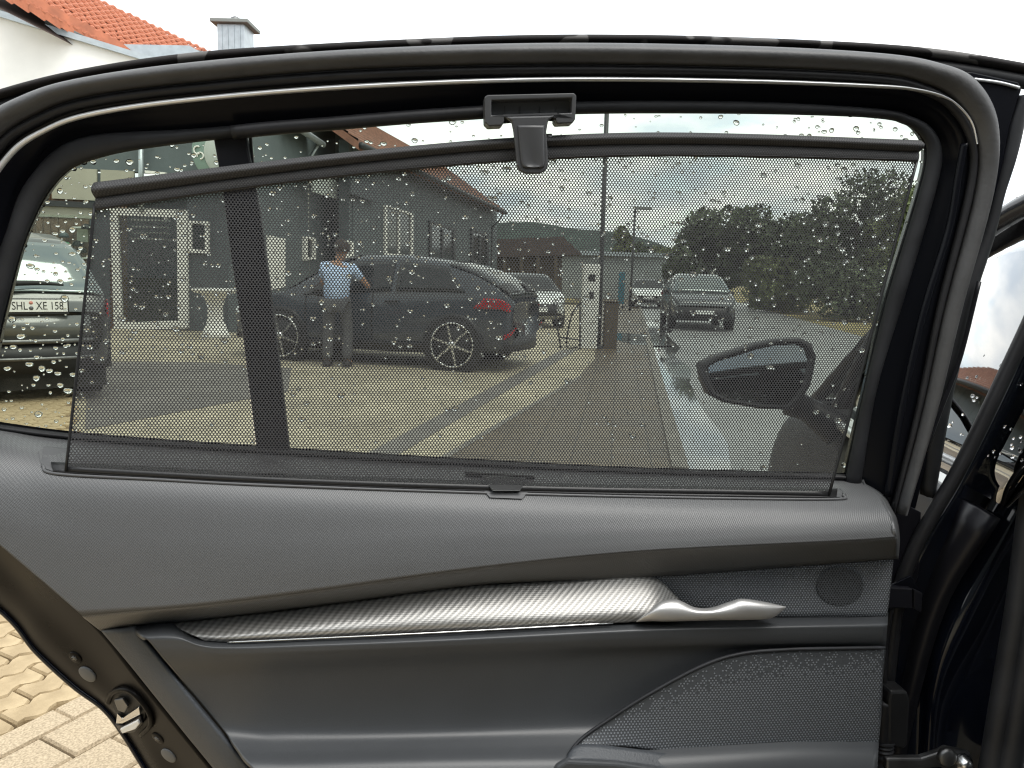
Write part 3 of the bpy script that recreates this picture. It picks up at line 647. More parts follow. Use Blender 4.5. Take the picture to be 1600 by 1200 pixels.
# ---- trees
def tree(name, label, px, Y, topy, halfw, group, leafm, seed, nleaf=2600, squash=1., basey=None):
    rg = np.random.default_rng(seed); b = V(px, topy, Y); top = b.z; x0 = b.x; wr = halfw * Y / FPX
    t = thing(name, label, 'tree', (x0, Y, 0), 0, group)
    tube('trunk', [(0, 0, -.1), (.08, .02, top * .3), (-.05, 0, top * .65)], .2, 'bark', t, 8, rads=[.03 * top, .02 * top, .008 * top])
    bl_ = [(rg.uniform(-.75, .75) * wr, rg.uniform(-.6, .6) * wr, top * rg.uniform(.22, .84), rg.uniform(.28, .5) * wr) for _ in range(16)]
    bl_.append((0, 0, top - wr * .42, wr * .42)); v, f = [], []
    for i, q in enumerate(bl_[:6]): tube('limb', [(0, 0, top * .3), (q[0] * .5, q[1] * .5, (top * .3 + q[2]) / 2 + .2), (q[0], q[1], q[2])], .05, 'bark', t, 6, rads=[.012 * top, .004 * top])
    s0 = .0090 * Y * .36
    for i in range(nleaf):
        bx = bl_[rg.integers(len(bl_))]; d = rg.normal(size=3); d /= np.linalg.norm(d); r_ = bx[3] * rg.uniform(.45, 1.06) ** .6
        c = np.array(bx[:3]) + d * r_ * np.array([1, 1, squash]); c[2] = min(max(c[2], .15), top)
        a = rg.normal(size=3); a /= np.linalg.norm(a); e = np.cross(a, d + rg.normal(size=3) * .5); e /= (np.linalg.norm(e) + 1e-6); s = s0 * rg.uniform(.6, 1.5)
        k = len(v); v += [tuple(c - a * s), tuple(c + e * s * .6), tuple(c + a * s), tuple(c - e * s * .6)]; f.append((k, k + 1, k + 2, k + 3))
    make('crown', v, f, leafm, t, False)
gt = 'trees along the road'
for i, a in enumerate([
    ('broad leafy tree at the left end of the row right of the road', 1105, 46, 322, 55, 'leaf'),
    ('tall rounded tree second from the left in the row beside the road', 1185, 44, 318, 62, 'leaf'),
    ('dense tree in the middle of the row beside the road', 1265, 40, 330, 60, 'leaf'),
    ('tallest dark tree behind the right end of the shade', 1350, 36, 262, 85, 'leaf'),
    ('light green tree seen between the shade and the door frame', 1425, 33, 290, 62, 'leaf_light'),
    ('low bushy tree under the tall tree beside the road', 1230, 38, 405, 60, 'leaf_light'),
    ('low dark bush tree below the mirror line at right', 1330, 31, 410, 75, 'leaf'),
]): tree('road_tree', a[0], a[1], a[2], a[3], a[4], gt, a[5], 20 + i, 6500)
tree('far_tree', 'small yellowish tree far off beside the thin lamp mast', 972, 88, 352, 26, 'trees far down the road', 'leaf_light', 50, 1500)
tree('far_tree', 'low dark tree far off at the foot of the hill', 1000, 92, 378, 34, 'trees far down the road', 'leaf', 51, 1500)
tree('far_tree', 'low green tree behind the white van', 1048, 80, 385, 40, 'trees far down the road', 'leaf_light', 52, 1500)

# ---- street furniture
pb = G(935, 545)
mp_ = thing('flag_pole', 'tall dark pole beside the white charging post', 'pole', pb)
tp = V(949, 150, pb.y) - pb
tube('shaft', [(0, 0, 0), tp], .045, 'pole_dark', mp_, 10, smoothpath=False)
lathe('foot', [(.09, 0), (.09, .05), (.055, .07)], (0, 0, 0), (0, 0, 1), 'pole_dark', mp_, 14)
lp = V(985, 470, 34); lp.z = 0; lt = V(985, 326, 34) - lp; lt.x = 0; lt.y = 0
lm = thing('street_lamp', 'thin street lamp with flat head in front of the far trees', 'lamp', lp)
tube('mast', [(0, 0, 0), lt], .05, 'pole_dark', lm, 8, smoothpath=False); box('lamp_head', (-.05, -.15, lt.z - .03), (.75, .15, lt.z + .08), 'soffit_grey', lm, .02)
ch = G(918, 545); ct = V(908, 412, ch.y).z
cs = thing('charging_post', 'white charging post with dark socket panel left of the tall pole', 'charger', ch)
box('cabinet', (-.15, -.12, 0), (.17, .22, ct), 'white_frame', cs, .02)
box('screen', (-.055, -.128, ct * .80), (.075, -.121, ct * .88), 'ink', cs); box('socket', (-.02, -.135, ct * .60), (.06, -.121, ct * .68), 'ink', cs)
tube('charging_cable', [(-.16, 0, ct * .55), (-.34, -.05, ct * .4), (-.42, -.08, .06), (-.2, -.1, .03)], .016, 'ink', cs, 6)
pp = G(952, 545); ph = V(947, 472, pp.y).z
sp = thing('timber_post', 'squat brown timber post at the foot of the tall pole', 'post', pp)
box('shaft', (-.13, -.12, 0), (.13, .12, ph), 'post_brown', sp, .015); box('cap', (-.15, -.14, ph), (.15, .14, ph + .03), 'post_brown', sp, .008)
bb = V(970, 470, 36); bb.z = 0
bs = thing('info_sign', 'narrow blue sign standing on the verge beyond the timber post', 'sign', bb)
box('panel', (-.15, -.04, .25), (.15, .04, 1.75), 'sign_blue', bs, .01)
for x in (-.1, .1): box('leg', (x - .03, -.03, 0), (x + .03, .03, .25), 'pole_dark', bs)
rk = G(878, 545); rh = V(878, 475, rk.y).z
ra = thing('barrier_frame', 'thin dark tubular barrier frame left of the charging post', 'barrier', rk)
tube('hoop', [(-.02, 0, 0), (-.18, .4, rh), (.35, .4, rh), (.35, 0, 0)], .018, 'pole_dark', ra, 8, smoothpath=False); tube('cross_bar', [(-.06, .1, rh * .25), (.35, .1, rh * .2)], .014, 'pole_dark', ra, 8)
tb = V(337, 512, 14.6); tb.z = 0; th_ = V(337, 452, tb.y).z
bt = thing('bar_table', 'white cloth covered bar table beside the showroom door', 'table', tb)
lathe('top', [(.42, th_ - .03), (.43, th_), (.40, th_ + .015)], (0, 0, 0), (0, 0, 1), 'white_frame', bt, 28)
lathe('stretch_cover', [(.30, 0.0), (.24, .1), (.15, .35), (.14, .6), (.22, .85), (.36, th_ - .08), (.425, th_ - .01)], (0, 0, 0), (0, 0, 1), 'white_frame', bt, 28)
# ================================================================== vehicles (local axes: x forward, y left, z up)
PROF = {
 'coupe': [(-2.24, .50, .86, .98, .78), (-2.20, .36, .98, 1.10, .87), (-2.10, .28, 1.06, 1.19, .92), (-1.96, .26, 1.08, 1.29, .935), (-1.65, .25, 1.08, 1.44, .94), (-1.2, .25, 1.07, 1.57, .94), (-.5, .24, 1.03, 1.65, .94), (.2, .24, 1.0, 1.63, .94), (.6, .22, .97, 1.53, .94), (1.0, .22, .97, 1.31, .935), (1.35, .24, .98, 1.06, .93), (1.85, .25, .92, .99, .92), (2.2, .3, .78, .88, .85), (2.33, .42, .62, .68, .68)],
 'suv': [(-2.25, .50, .80, .86, .80), (-2.22, .34, .95, 1.06, .88), (-2.12, .30, 1.02, 1.12, .93), (-1.93, .26, 1.04, 1.38, .94), (-1.72, .25, 1.04, 1.60, .94), (-1.3, .24, 1.02, 1.67, .94), (-.3, .22, 1.0, 1.70, .94), (.4, .22, .98, 1.64, .94), (.9, .22, .98, 1.36, .93), (1.25, .24, 1.0, 1.08, .92), (1.8, .26, .94, 1.02, .91), (2.12, .32, .8, .9, .84), (2.25, .45, .64, .7, .68)],
 'hatch': [(-2.0, .46, .75, .82, .72), (-1.95, .34, .88, 1.02, .82), (-1.75, .26, .95, 1.28, .87), (-1.4, .22, .95, 1.45, .88), (-.6, .2, .93, 1.50, .88), (.2, .2, .92, 1.48, .88), (.55, .2, .92, 1.38, .88), (.95, .2, .93, 1.14, .87), (1.2, .22, .93, .99, .86), (1.65, .24, .84, .92, .84), (1.93, .3, .7, .78, .76), (2.03, .42, .56, .6, .6)],
 'van': [(-2.6, .45, 1.0, 2.05, .85), (-2.55, .35, 1.1, 2.35, .95), (-2.3, .3, 1.15, 2.42, .98), (-1.0, .28, 1.15, 2.45, .98), (.5, .28, 1.15, 2.45, .98), (1.2, .28, 1.15, 2.36, .97), (1.6, .28, 1.15, 1.9, .96), (2.05, .3, 1.13, 1.24, .94), (2.45, .34, .95, 1.05, .88), (2.6, .45, .7, .76, .7)]}
def car(name, label, kind, loc, heading, paint, wb=2.77, wr=.375, group='cars in the yard and on the road', wscale=1., side=(-1.55, .75), glass='car_window', spokes=6, front_clad=False):
    pr = PROF[kind]; t = thing(name, label, 'van' if kind == 'van' else 'car', loc, heading, group)
    xs = [p[0] for p in pr]
    def st(x):
        q = [np.interp(x, xs, [p[i] for p in pr]) for i in range(1, 5)]; zb, zm, zt, w_ = q; w_ *= wscale
        wr_ = w_ * .975 - .40 * max(0, zt - zm - .06); e = min(.07, (zt - zm) * .3)
        return [(0, zb), (w_ * .86, zb), (w_ * .97, zb + .10), (w_, (zb + zm) * .5 + .06), (w_ * .975, zm), (wr_, zt - e), (wr_ * .80, zt - .012), (0, zt)]
    def S(x, tt, sgn=1, off=0.):
        c = st(x); i = min(int(tt), 6); f = tt - i; y = c[i][0] + (c[i + 1][0] - c[i][0]) * f; z = c[i][1] + (c[i + 1][1] - c[i][1]) * f
        return Vector((x, sgn * y, z))
    X = np.unique(np.concatenate([np.linspace(xs[0], xs[-1], 56), xs])); ts = np.array([0, .5, 1, 1.5, 2, 2.5, 3, 3.5, 4, 4.34, 4.67, 5, 5.34, 5.67, 6, 6.5, 7])
    full = [(q, 1) for q in ts] + [(q, -1) for q in ts[-2:0:-1]]; k = len(full)
    v = [S(x, q, s) for x in X for q, s in full]; nX = len(X)
    f = [(i * k + j, (i + 1) * k + j, (i + 1) * k + (j + 1) % k, i * k + (j + 1) % k) for i in range(nX - 1) for j in range(k)]
    f += [tuple(range(k - 1, -1, -1)), tuple(range((nX - 1) * k, nX * k))]
    body = make('body', v, f, paint, t)
    m = body.modifiers.new('round', 'SMOOTH'); m.iterations = 3; m.factor = .5
    def patch(nm, x0, x1, t0, t1, mm, par, sgn=1, off=.012, nx=10, nt_=5, both=False, taper=(0, 0)):
        vv = []
        for i in range(nx + 1):
            for j in range(nt_ + 1):
                fj = j / nt_; xa, xb = x0 + taper[0] * fj, x1 + taper[1] * fj; x = xa + (xb - xa) * i / nx; q = t0 + (t1 - t0) * fj; s = sgn
                if both: q2 = t0 + (7 - t0) * (1 - abs(2 * fj - 1)); s = 1 if fj < .5 else -1; q = q2; x = x0 + (x1 - x0) * i / nx
                a = S(x, q, s); dx = S(x + .02, q, s) - a; dq = S(x, min(7, q + .05), s) - S(x, max(0, q - .05), s)
                n = dx.cross(dq); n = n.normalized() if n.length > 1e-9 else Vector((0, 0, 1))
                if n.dot(a - Vector((x, 0, .6))) < 0: n = -n
                vv.append(a + n * off)
        h = nt_ + 1; ff_ = [(i * h + j, i * h + j + 1, (i + 1) * h + j + 1, (i + 1) * h + j) for i in range(nx) for j in range(nt_)]
        o = make(nm, vv, ff_, mm, par); me = o.data; bm = bmesh.new(); bm.from_mesh(me); bmesh.ops.recalc_face_normals(bm, faces=bm.faces); bm.to_mesh(me); bm.free(); solid(o, .012, 0); return o
    # windows
    xr = [p for p in pr if p[3] - p[2] > .12]
    top_f = max(p[0] for p in pr if p[3] > max(q[3] for q in pr) - .09); base_f = [p[0] for p in pr if p[0] > top_f and p[3] - p[2] < .10][0]
    top_r = min(p[0] for p in pr if p[3] > max(q[3] for q in pr) - .14); base_r = [p[0] for p in pr if p[3] - p[2] > .10][0]
    for s in (1, -1):
        a, b = side; mid = (a + b) / 2 - .05
        patch('side_window', a, mid - .04, 4.12, 4.93, glass, t, s, taper=(.30, 0)); patch('side_window', mid + .04, b + .25, 4.12, 4.93, glass, t, s, taper=(0, -.42))
    patch('windscreen', top_f + .05, base_f - .04, 5.1, 7, glass, t, both=True, nt_=12)
    patch('rear_window', base_r + .03, top_r - .05, 5.1, 7, glass, t, both=True, nt_=12)
    for s in (1, -1):                               # sills and arches in black plastic
        patch('sill', -wb / 2 + .3, wb / 2 - .3, 1.0, 2.1, 'black_plastic', t, s, .015)
        mr = make('mirror', *(lambda c: ([c + Vector((dx, s * dy, dz)) for dx in (-.07, .09) for dy, dz in ((0, -.06), (.17, -.07), (.19, .05), (.02, .08))], [(0, 1, 2, 3), (7, 6, 5, 4), (0, 4, 5, 1), (1, 5, 6, 2), (2, 6, 7, 3), (3, 7, 4, 0)]))(S(side[1] - .1, 4.2, s)), 'black_plastic', t, False); bevel(mr, .03)
    lamp_x = xs[0] + .16
    for s in (1, -1):
        patch('tail_light', lamp_x - .12, lamp_x + .40, 3.5, 3.93, 'lamp_red', t, s, .016, taper=(0, -.16))
        hl = xs[-1]; patch('headlight', hl - .42, hl - .10, 3.35, 3.95, 'lamp_clear', t, s, .014, taper=(0, .04))
    for nm, xe, sg, mm in (('rear_bumper', xs[0], -1, 'black_plastic'), ('front_bumper', xs[-1], 1, 'black_plastic')):
        zb = .34; vv = []; W_ = pr[0 if sg < 0 else -1][4] * wscale
        hh = (.34, .66) if (front_clad and sg > 0) else (.30, .50)
        for y in np.linspace(-1, 1, 13):
            for z in hh: vv.append((xe + sg * (.02 - .16 * y * y), y * (W_ + .08), z))
        o = make(nm, vv, [(2 * i, 2 * i + 2, 2 * i + 3, 2 * i + 1) for i in range(12)], mm, t); solid(o, .12, 0)
    o = box('number_plate', (xs[-1] + .085, -.26, .46), (xs[-1] + .10, .26, .575), 'plate_white', t)
    for x in (-wb / 2, wb / 2):
        for s in (1, -1):
            yw = np.interp(x, xs, [p[4] for p in pr]) * wscale
            c = Vector((x, s * (yw - .22), wr)); ax = (0, s, 0)
            wa = lathe('wheel_arch', [(wr + .075, .1), (wr + .075, .225), (wr + .03, .23)], c, ax, 'black_plastic', t, 30)
            wh = lathe('wheel', [(wr * .7, .0), (wr, .02), (wr, .2), (wr * .95, .245), (wr * .86, .25), (wr * .84, .22)], c, ax, 'tyre', t, 30)
            rim = lathe('rim', [(wr * .86, .232), (wr * .86, .254), (wr * .815, .254), (wr * .80, .235)], c, ax, 'rim_silver', wh, 30, True)
            lathe('brake_disc', [(wr * .80, .0), (wr * .80, .233), (wr * .1, .236)], c, ax, 'ink', wh, 20)
            lathe('hub', [(wr * .16, .2), (wr * .15, .262), (wr * .05, .265)], c, ax, 'rim_silver', wh, 12)
            if spokes:
                sv, sf = [], []
                for j in range(spokes):
                    a = 2 * math.pi * j / spokes + .3; u = Vector((math.cos(a), 0, math.sin(a))); n_ = Vector((-math.sin(a), 0, math.cos(a))); b0 = len(sv)
                    for rr_, ww in ((.1, .019), (.83, .011)):
                        for sg in (1, -1):
                            for dd in (.236, .256): sv.append(c + u * wr * rr_ + n_ * ww * sg + Vector((0, s * dd, 0)))
                    sf += [(b0 + 1, b0 + 3, b0 + 7, b0 + 5), (b0, b0 + 1, b0 + 5, b0 + 4), (b0 + 2, b0 + 6, b0 + 7, b0 + 3)]
                make('spokes', sv, sf, 'rim_silver', wh, False)
    return t, S, patch
# slate coupe SUV in the middle: rear wheel stands at pixel (705, 580)
rw = G(706, 580); hd = R(180 - 15); fw_ = Vector((math.cos(hd), math.sin(hd), 0)); lf = Vector((-fw_.y, fw_.x, 0))
cpos = rw + fw_ * (2.77 / 2) - lf * .94
slate, S_, patch_ = car('parked_car', 'dark slate coupe SUV with silver spoked wheels, man leaning at its side', 'coupe', cpos, hd, 'paint_slate')
patch_('rear_spoiler', -2.16, -2.02, 5.0, 6.6, 'black_plastic', slate, 1, .03); patch_('rear_spoiler', -2.16, -2.02, 5.0, 6.6, 'black_plastic', slate, -1, .03)
patch_('door_handle', -.55, -.33, 3.72, 3.82, 'black_plastic', slate, 1, .02); patch_('door_handle', .45, .67, 3.72, 3.82, 'black_plastic', slate, 1, .02)
patch_('door_seam', -.14, -.125, 2.2, 4.1, 'ink', slate, 1, .005); patch_('door_seam', .95, .965, 2.2, 4.1, 'ink', slate, 1, .005)
for s in (1, -1): patch_('reflector', -2.28, -2.12, 2.25, 2.45, 'lamp_red', slate, s, .02)
p = G(838, 512); car('parked_car', 'white hatchback parked behind the slate SUV, nose towards us', 'hatch', p + Vector((-.35, 1.6, 0)), R(-80), 'paint_white', 2.5, .31, side=(-1.3, .6), spokes=0, front_clad=True)
p = G(1094, 516); car('parked_car', 'grey car with dark lower bumper on the road facing us', 'coupe', p + Vector((.35, 2.2, 0)), R(-97), 'paint_silver', front_clad=True, glass='car_window_bright', spokes=0)
p = G(1028, 487); car('parked_car', 'white estate waiting behind the grey car at the kerb', 'hatch', p + Vector((.5, 6.0, 0)), R(-97), 'paint_white', 2.5, .31, side=(-1.3, .6), spokes=0)
p = G(1078, 478); car('delivery_van', 'tall white van behind the grey car on the road', 'van', p + Vector((.9, 9, 0)), R(-97), 'paint_white', 3.2, .34, side=(1.0, 1.5), spokes=0)
p = G(1022, 472); car('delivery_van', 'white camper van furthest along the row of vehicles', 'van', p + Vector((.6, 10, 0)), R(-97), 'paint_white', 3.2, .34, side=(1.0, 1.5), spokes=0)

# grey SUV at the left, rear towards us
pc = V(53, 477, 7.0)
hd = R(130); fw_ = Vector((math.cos(hd), math.sin(hd), 0)); lf = Vector((-fw_.y, fw_.x, 0))
gpos = Vector((pc.x, pc.y, 0)) + fw_ * 2.25
grey, Sg, pg = car('parked_car', 'grey SUV with number plate SHL XE 158, rear end at the left window edge', 'suv', gpos, hd, 'paint_grey', 2.65, .34, wscale=.70, side=(-1.6, .6), glass='car_window_bright', spokes=6)
for ch_ in list(grey.children):
    if ch_.name.startswith(('number_plate', 'rear_bumper')): bpy.data.objects.remove(ch_)
zc = pc.z; xr_ = -2.25
rb = []
for nm, z0, z1, ex, m in (('rear_bumper', .32, .60, .05, 'black_plastic'), ('bumper_bar', .60, .64, .075, 'metal_dull'), ('bumper_bar', .44, .47, .075, 'metal_dull'), ('bumper_skin', .64, .86, .06, 'paint_grey')):
    vv = []
    for y in np.linspace(-1, 1, 17):
        for z in (z0, z1): vv.append((xr_ - ex + .26 * abs(y) ** 3, y * .655, z))
    o = make(nm, vv, [(2 * i, 2 * i + 2, 2 * i + 3, 2 * i + 1) for i in range(16)], m, grey); solid(o, .05, 0)
box('underbody', (-2.15, -.60, .14), (1.9, .60, .42), 'ink', grey)
pl = box('number_plate', (xr_ - .10, -.26, zc - .057), (xr_ - .085, .26, zc + .057), 'plate_white', grey, .003)
box('plate_holder', (xr_ - .096, -.272, zc - .082), (xr_ - .07, .272, zc + .068), 'ink', grey, .004)
box('country_strip', (xr_ - .1018, .215, zc - .055), (xr_ - .0995, .258, zc + .055), 'plate_blue', pl)
lathe('plate_seal', [(.016, 0), (.016, .002)], (xr_ - .1005, .035, zc + .028), (-1, 0, 0), 'seal_red', pl, 14)
lathe('plate_seal', [(.018, 0), (.018, .002)], (xr_ - .1005, .035, zc - .022), (-1, 0, 0), 'plug_grey', pl, 14)
def text(body, size, loc, parent, m, name, sx=1.):
    cu = bpy.data.curves.new(name, 'FONT'); cu.body = body; cu.size = size; cu.extrude = .0006; cu.align_x = 'CENTER'; cu.align_y = 'CENTER'
    tmp = bpy.data.objects.new(name, cu); COL.objects.link(tmp); dg = bpy.context.evaluated_depsgraph_get(); me = bpy.data.meshes.new_from_object(tmp.evaluated_get(dg)); bpy.data.objects.remove(tmp)
    me.materials.clear(); me.materials.append(MATS[m]); o = bpy.data.objects.new(name, me); COL.objects.link(o); o.parent = parent
    o.matrix_local = Matrix.Translation(loc) @ Matrix(((0, 0, -1, 0), (-1, 0, 0, 0), (0, 1, 0, 0), (0, 0, 0, 1))) @ Matrix.Diagonal((sx, 1, 1, 1)); return o
text('SHL', .105, (xr_ - .101, .125, zc - .004), pl, 'ink', 'plate_letters', .72)
text('XE 158', .105, (xr_ - .101, -.115, zc - .004), pl, 'ink', 'plate_letters', .72)
tube('wiper', [(xr_ + .0, .28, 1.155), (xr_ + .06, -.05, 1.165), (xr_ + .05, -.26, 1.15)], .02, 'ink', grey, 8, rads=[.03, .022, .010])

# ================================================================== person leaning at the slate car
def skin_obj(name, V_, E_, rad, m, parent, root=0, sub=2):
    me = bpy.data.meshes.new(name); me.from_pydata(V_, E_, []); o = bpy.data.objects.new(name, me); COL.objects.link(o); o.parent = parent
    md = o.modifiers.new('skin', 'SKIN'); md.use_smooth_shade = True
    for i, r_ in enumerate(rad): me.skin_vertices[0].data[i].radius = r_ if isinstance(r_, tuple) else (r_, r_)
    me.skin_vertices[0].data[root].use_root = True
    s = o.modifiers.new('sub', 'SUBSURF'); s.levels = s.render_levels = sub; me.materials.append(MATS[m]); return o
pp_ = G(526, 573)
man = thing('person', 'person in light blue shirt and grey trousers leaning on the slate car, seen from behind', 'person', pp_)
# x right, y away from us, z up
J = dict(pel=(0, .02, .96), sp=(-.01, .05, 1.16), ch=(-.02, .10, 1.36), nk=(0.0, .14, 1.50), hd1=(.03, .18, 1.60), hd2=(.05, .20, 1.72),
         ls=(-.19, .10, 1.42), le=(-.25, .22, 1.18), lw=(-.14, .42, 1.06), rs=(.19, .13, 1.41), re=(.36, .26, 1.21), rw=(.50, .40, 1.02),
         lh=(-.10, .02, .90), lk=(-.12, .02, .50), la=(-.13, -.02, .09), lt=(-.14, .14, .04), rh=(.11, .04, .90), rk=(.14, .08, .50), ra=(.15, .0, .09), rt=(.17, .16, .04))
names = list(J); idx = {n: i for i, n in enumerate(names)}
Ed = [('pel', 'sp'), ('sp', 'ch'), ('ch', 'nk'), ('nk', 'hd1'), ('hd1', 'hd2'), ('ch', 'ls'), ('ls', 'le'), ('le', 'lw'), ('ch', 'rs'), ('rs', 're'), ('re', 'rw'), ('pel', 'lh'), ('lh', 'lk'), ('lk', 'la'), ('la', 'lt'), ('pel', 'rh'), ('rh', 'rk'), ('rk', 'ra'), ('ra', 'rt')]
rad = dict(pel=(.15, .11), sp=(.14, .10), ch=(.16, .11), nk=.055, hd1=.085, hd2=.085, ls=.065, le=.045, lw=.03, rs=.065, re=.045, rw=.03, lh=.085, lk=.06, la=.045, lt=.04, rh=.085, rk=.06, ra=.045, rt=.04)
vv = [J[n] for n in names]; ee = [(idx[a], idx[b]) for a, b in Ed]; rr = [rad[n] for n in names]
for wn_n, sgn in (('rw', 1), ('lw', 1)):              # palms with five fingers
    w0 = Vector(J[wn_n]); el = Vector(J['re' if wn_n == 'rw' else 'le']); d = (w0 - el).normalized(); sd_ = d.cross(Vector((0, 0, 1))).normalized(); k0_ = len(vv)
    pm = w0 + d * .07; vv.append(tuple(pm)); rr.append((.036, .02)); ee.append((idx[wn_n], k0_))
    for j, (sp_, ln) in enumerate(((-.03, .07), (-.01, .08), (.01, .078), (.03, .06))):
        a = pm + d * .03 + sd_ * sp_; b_ = a + d * ln * .5; c_ = b_ + d * ln * .4 + Vector((0, 0, -.02)); k1_ = len(vv)
        vv += [tuple(a), tuple(b_), tuple(c_)]; rr += [.010, .009, .008]; ee += [(k0_, k1_), (k1_, k1_ + 1), (k1_ + 1, k1_ + 2)]
    a = w0 + d * .04 + sd_ * -.035; b_ = a + d * .035 + sd_ * -.02; k1_ = len(vv); vv += [tuple(a), tuple(b_)]; rr += [.012, .010]; ee += [(k0_, k1_), (k1_, k1_ + 1)]
skin_obj('body', vv, ee, rr, 'skin', man)
sv = [J[n] for n in ('pel', 'sp', 'ch', 'nk', 'ls', 'le', 'rs', 're')]
sv[0] = (0, .02, .87); sv[5] = tuple(Vector(J['ls']).lerp(Vector(J['le']), .75)); sv[7] = tuple(Vector(J['rs']).lerp(Vector(J['re']), .75)); sv[3] = (0, .135, 1.47)
skin_obj('shirt', sv, [(0, 1), (1, 2), (2, 3), (2, 4), (4, 5), (2, 6), (6, 7)], [(.205, .145), (.20, .14), (.21, .14), .075, .095, .072, .095, .072], 'shirt_blue', man)
tv = [J[n] for n in ('pel', 'lh', 'lk', 'la', 'rh', 'rk', 'ra')]
skin_obj('trousers', tv, [(0, 1), (1, 2), (2, 3), (0, 4), (4, 5), (5, 6)], [(.18, .13), .108, .085, .075, .108, .085, .075], 'trousers_grey', man)
hh_ = make('hair', *(lambda c: (lambda vs: ([Vector((x * .100, y * .115 - (.012 if y < 0 else 0), z * .125)) + c for x, y, z in vs[0]], vs[1]))((lambda n=14, m_=7: ([(math.cos(2 * math.pi * i / n) * math.sin(math.pi * .62 * j / m_), math.sin(2 * math.pi * i / n) * math.sin(math.pi * .62 * j / m_), math.cos(math.pi * .62 * j / m_)) for j in range(m_ + 1) for i in range(n)], [(j * n + i, (j + 1) * n + i, (j + 1) * n + (i + 1) % n, j * n + (i + 1) % n) for j in range(m_) for i in range(n)]))()))(Vector((.045, .175, 1.69))), 'hair', man); solid(hh_, .012, 1)
for s, k in (('la', -1), ('ra', 1)):
    a = Vector(J[s]); sh = make('shoe', [(a.x + x, a.y + y, z) for z, q in ((0, 1.), (.05, 1.), (.10, .7)) for x, y in ((-.045 * q, -.08 * q), (.045 * q, -.08 * q), (.05 * q, .10 * q), (.03 * q, .2 * q), (-.03 * q, .2 * q), (-.05 * q, .10 * q))], [tuple(range(5, -1, -1)), tuple(range(12, 18))] + [(r_ * 6 + i, r_ * 6 + (i + 1) % 6, r_ * 6 + 6 + (i + 1) % 6, r_ * 6 + 6 + i) for r_ in (0, 1) for i in range(6)], 'shoe', man)
# ================================================================== our own black car: pillar, front door, mirror
oc = world_thing('black_car', 'black car whose pillar and front door show right of the open rear door', 'car', (.7, 1.2, 0))
FA = R(13); BF = Vector((math.sin(FA), math.cos(FA), 0)); BR = Vector((math.cos(FA), -math.sin(FA), 0)); BO = Vector((.60, 1.0, 0))
def B(f, r, z): return BO + BF * f + BR * r + Vector((0, 0, z))
def grid(name, rows, m, parent, n=40, mm=6, thick=.01, sharp=False):
    rr = [spline(r, n) for r in rows]; cols = []
    for i in range(n):
        c = [r[i] for r in rr]; cols.append(spline(c, (len(c) - 1) * mm + 1) if not sharp else [a for j in range(len(c) - 1) for a in (c[j], c[j].lerp(c[j + 1], .5))] + [c[-1]])
    h = len(cols[0]); v = [p for c in cols for p in c]
    f = [(i * h + j, i * h + j + 1, (i + 1) * h + j + 1, (i + 1) * h + j) for i in range(n - 1) for j in range(h - 1)]
    o = make(name, v, f, m, parent, True, [doorv(p) for p in v], None, CP); solid(o, thick); return o
# front door and wing skin, side window, trims
grid('front_door_skin', [[B(.03, .03, .30), B(.8, .03, .30), B(1.45, .04, .34), B(2.0, .10, .40), B(2.45, .32, .45)],
                         [B(.02, -.02, .55), B(.8, -.03, .55), B(1.45, -.03, .58), B(2.0, .02, .6), B(2.5, .26, .6)],
                         [B(.0, .0, .88), B(.8, -.01, .87), B(1.45, .0, .85), B(2.0, .06, .8), B(2.48, .3, .72)],
                         [B(-.05, .04, 1.06), B(.8, .03, 1.02), B(1.3, .05, .98), B(1.9, .16, .92), B(2.4, .4, .82)]], 'black_satin', oc, 50, 5, .02)
grid('bonnet', [[B(1.28, .05, .985), B(1.9, .16, .925), B(2.4, .4, .825)], [B(1.25, .5, 1.04), B(1.95, .6, .98), B(2.5, .7, .86)], [B(1.25, .95, 1.05), B(1.95, .95, 1.0), B(2.52, .95, .87)]], 'car_paint_black', oc, 20, 4, .02)
gl_ = [[B(-.08, .05, 1.08), B(.5, .04, 1.05), B(1.12, .06, 1.02)], [B(-.30, .20, 1.46), B(.2, .19, 1.49), B(.62, .17, 1.40)]]
fg = grid('front_window', gl_, 'front_glass', oc, 24, 6, .004)
tube('waist_trim', [B(.14, .02, 1.06), B(.5, .015, 1.035), B(1.15, .03, 1.0), B(1.32, .05, .985)], .011, 'chrome_and_glint', oc, 10)
tube('roof_trim', [B(1.35, .06, 1.0), B(1.05, .10, 1.17), B(.7, .16, 1.38), B(.3, .19, 1.50), B(-.3, .21, 1.53)], .020, 'black_gloss', oc, 10)
tube('screen_pillar', [B(1.5, .14, 1.02), B(1.15, .17, 1.2), B(.8, .22, 1.40), B(.4, .26, 1.52)], .026, 'black_satin', oc, 10)
tube('quarter_bar', [B(1.0, .05, 1.03), B(.86, .11, 1.28)], .014, 'black_satin', oc, 8)
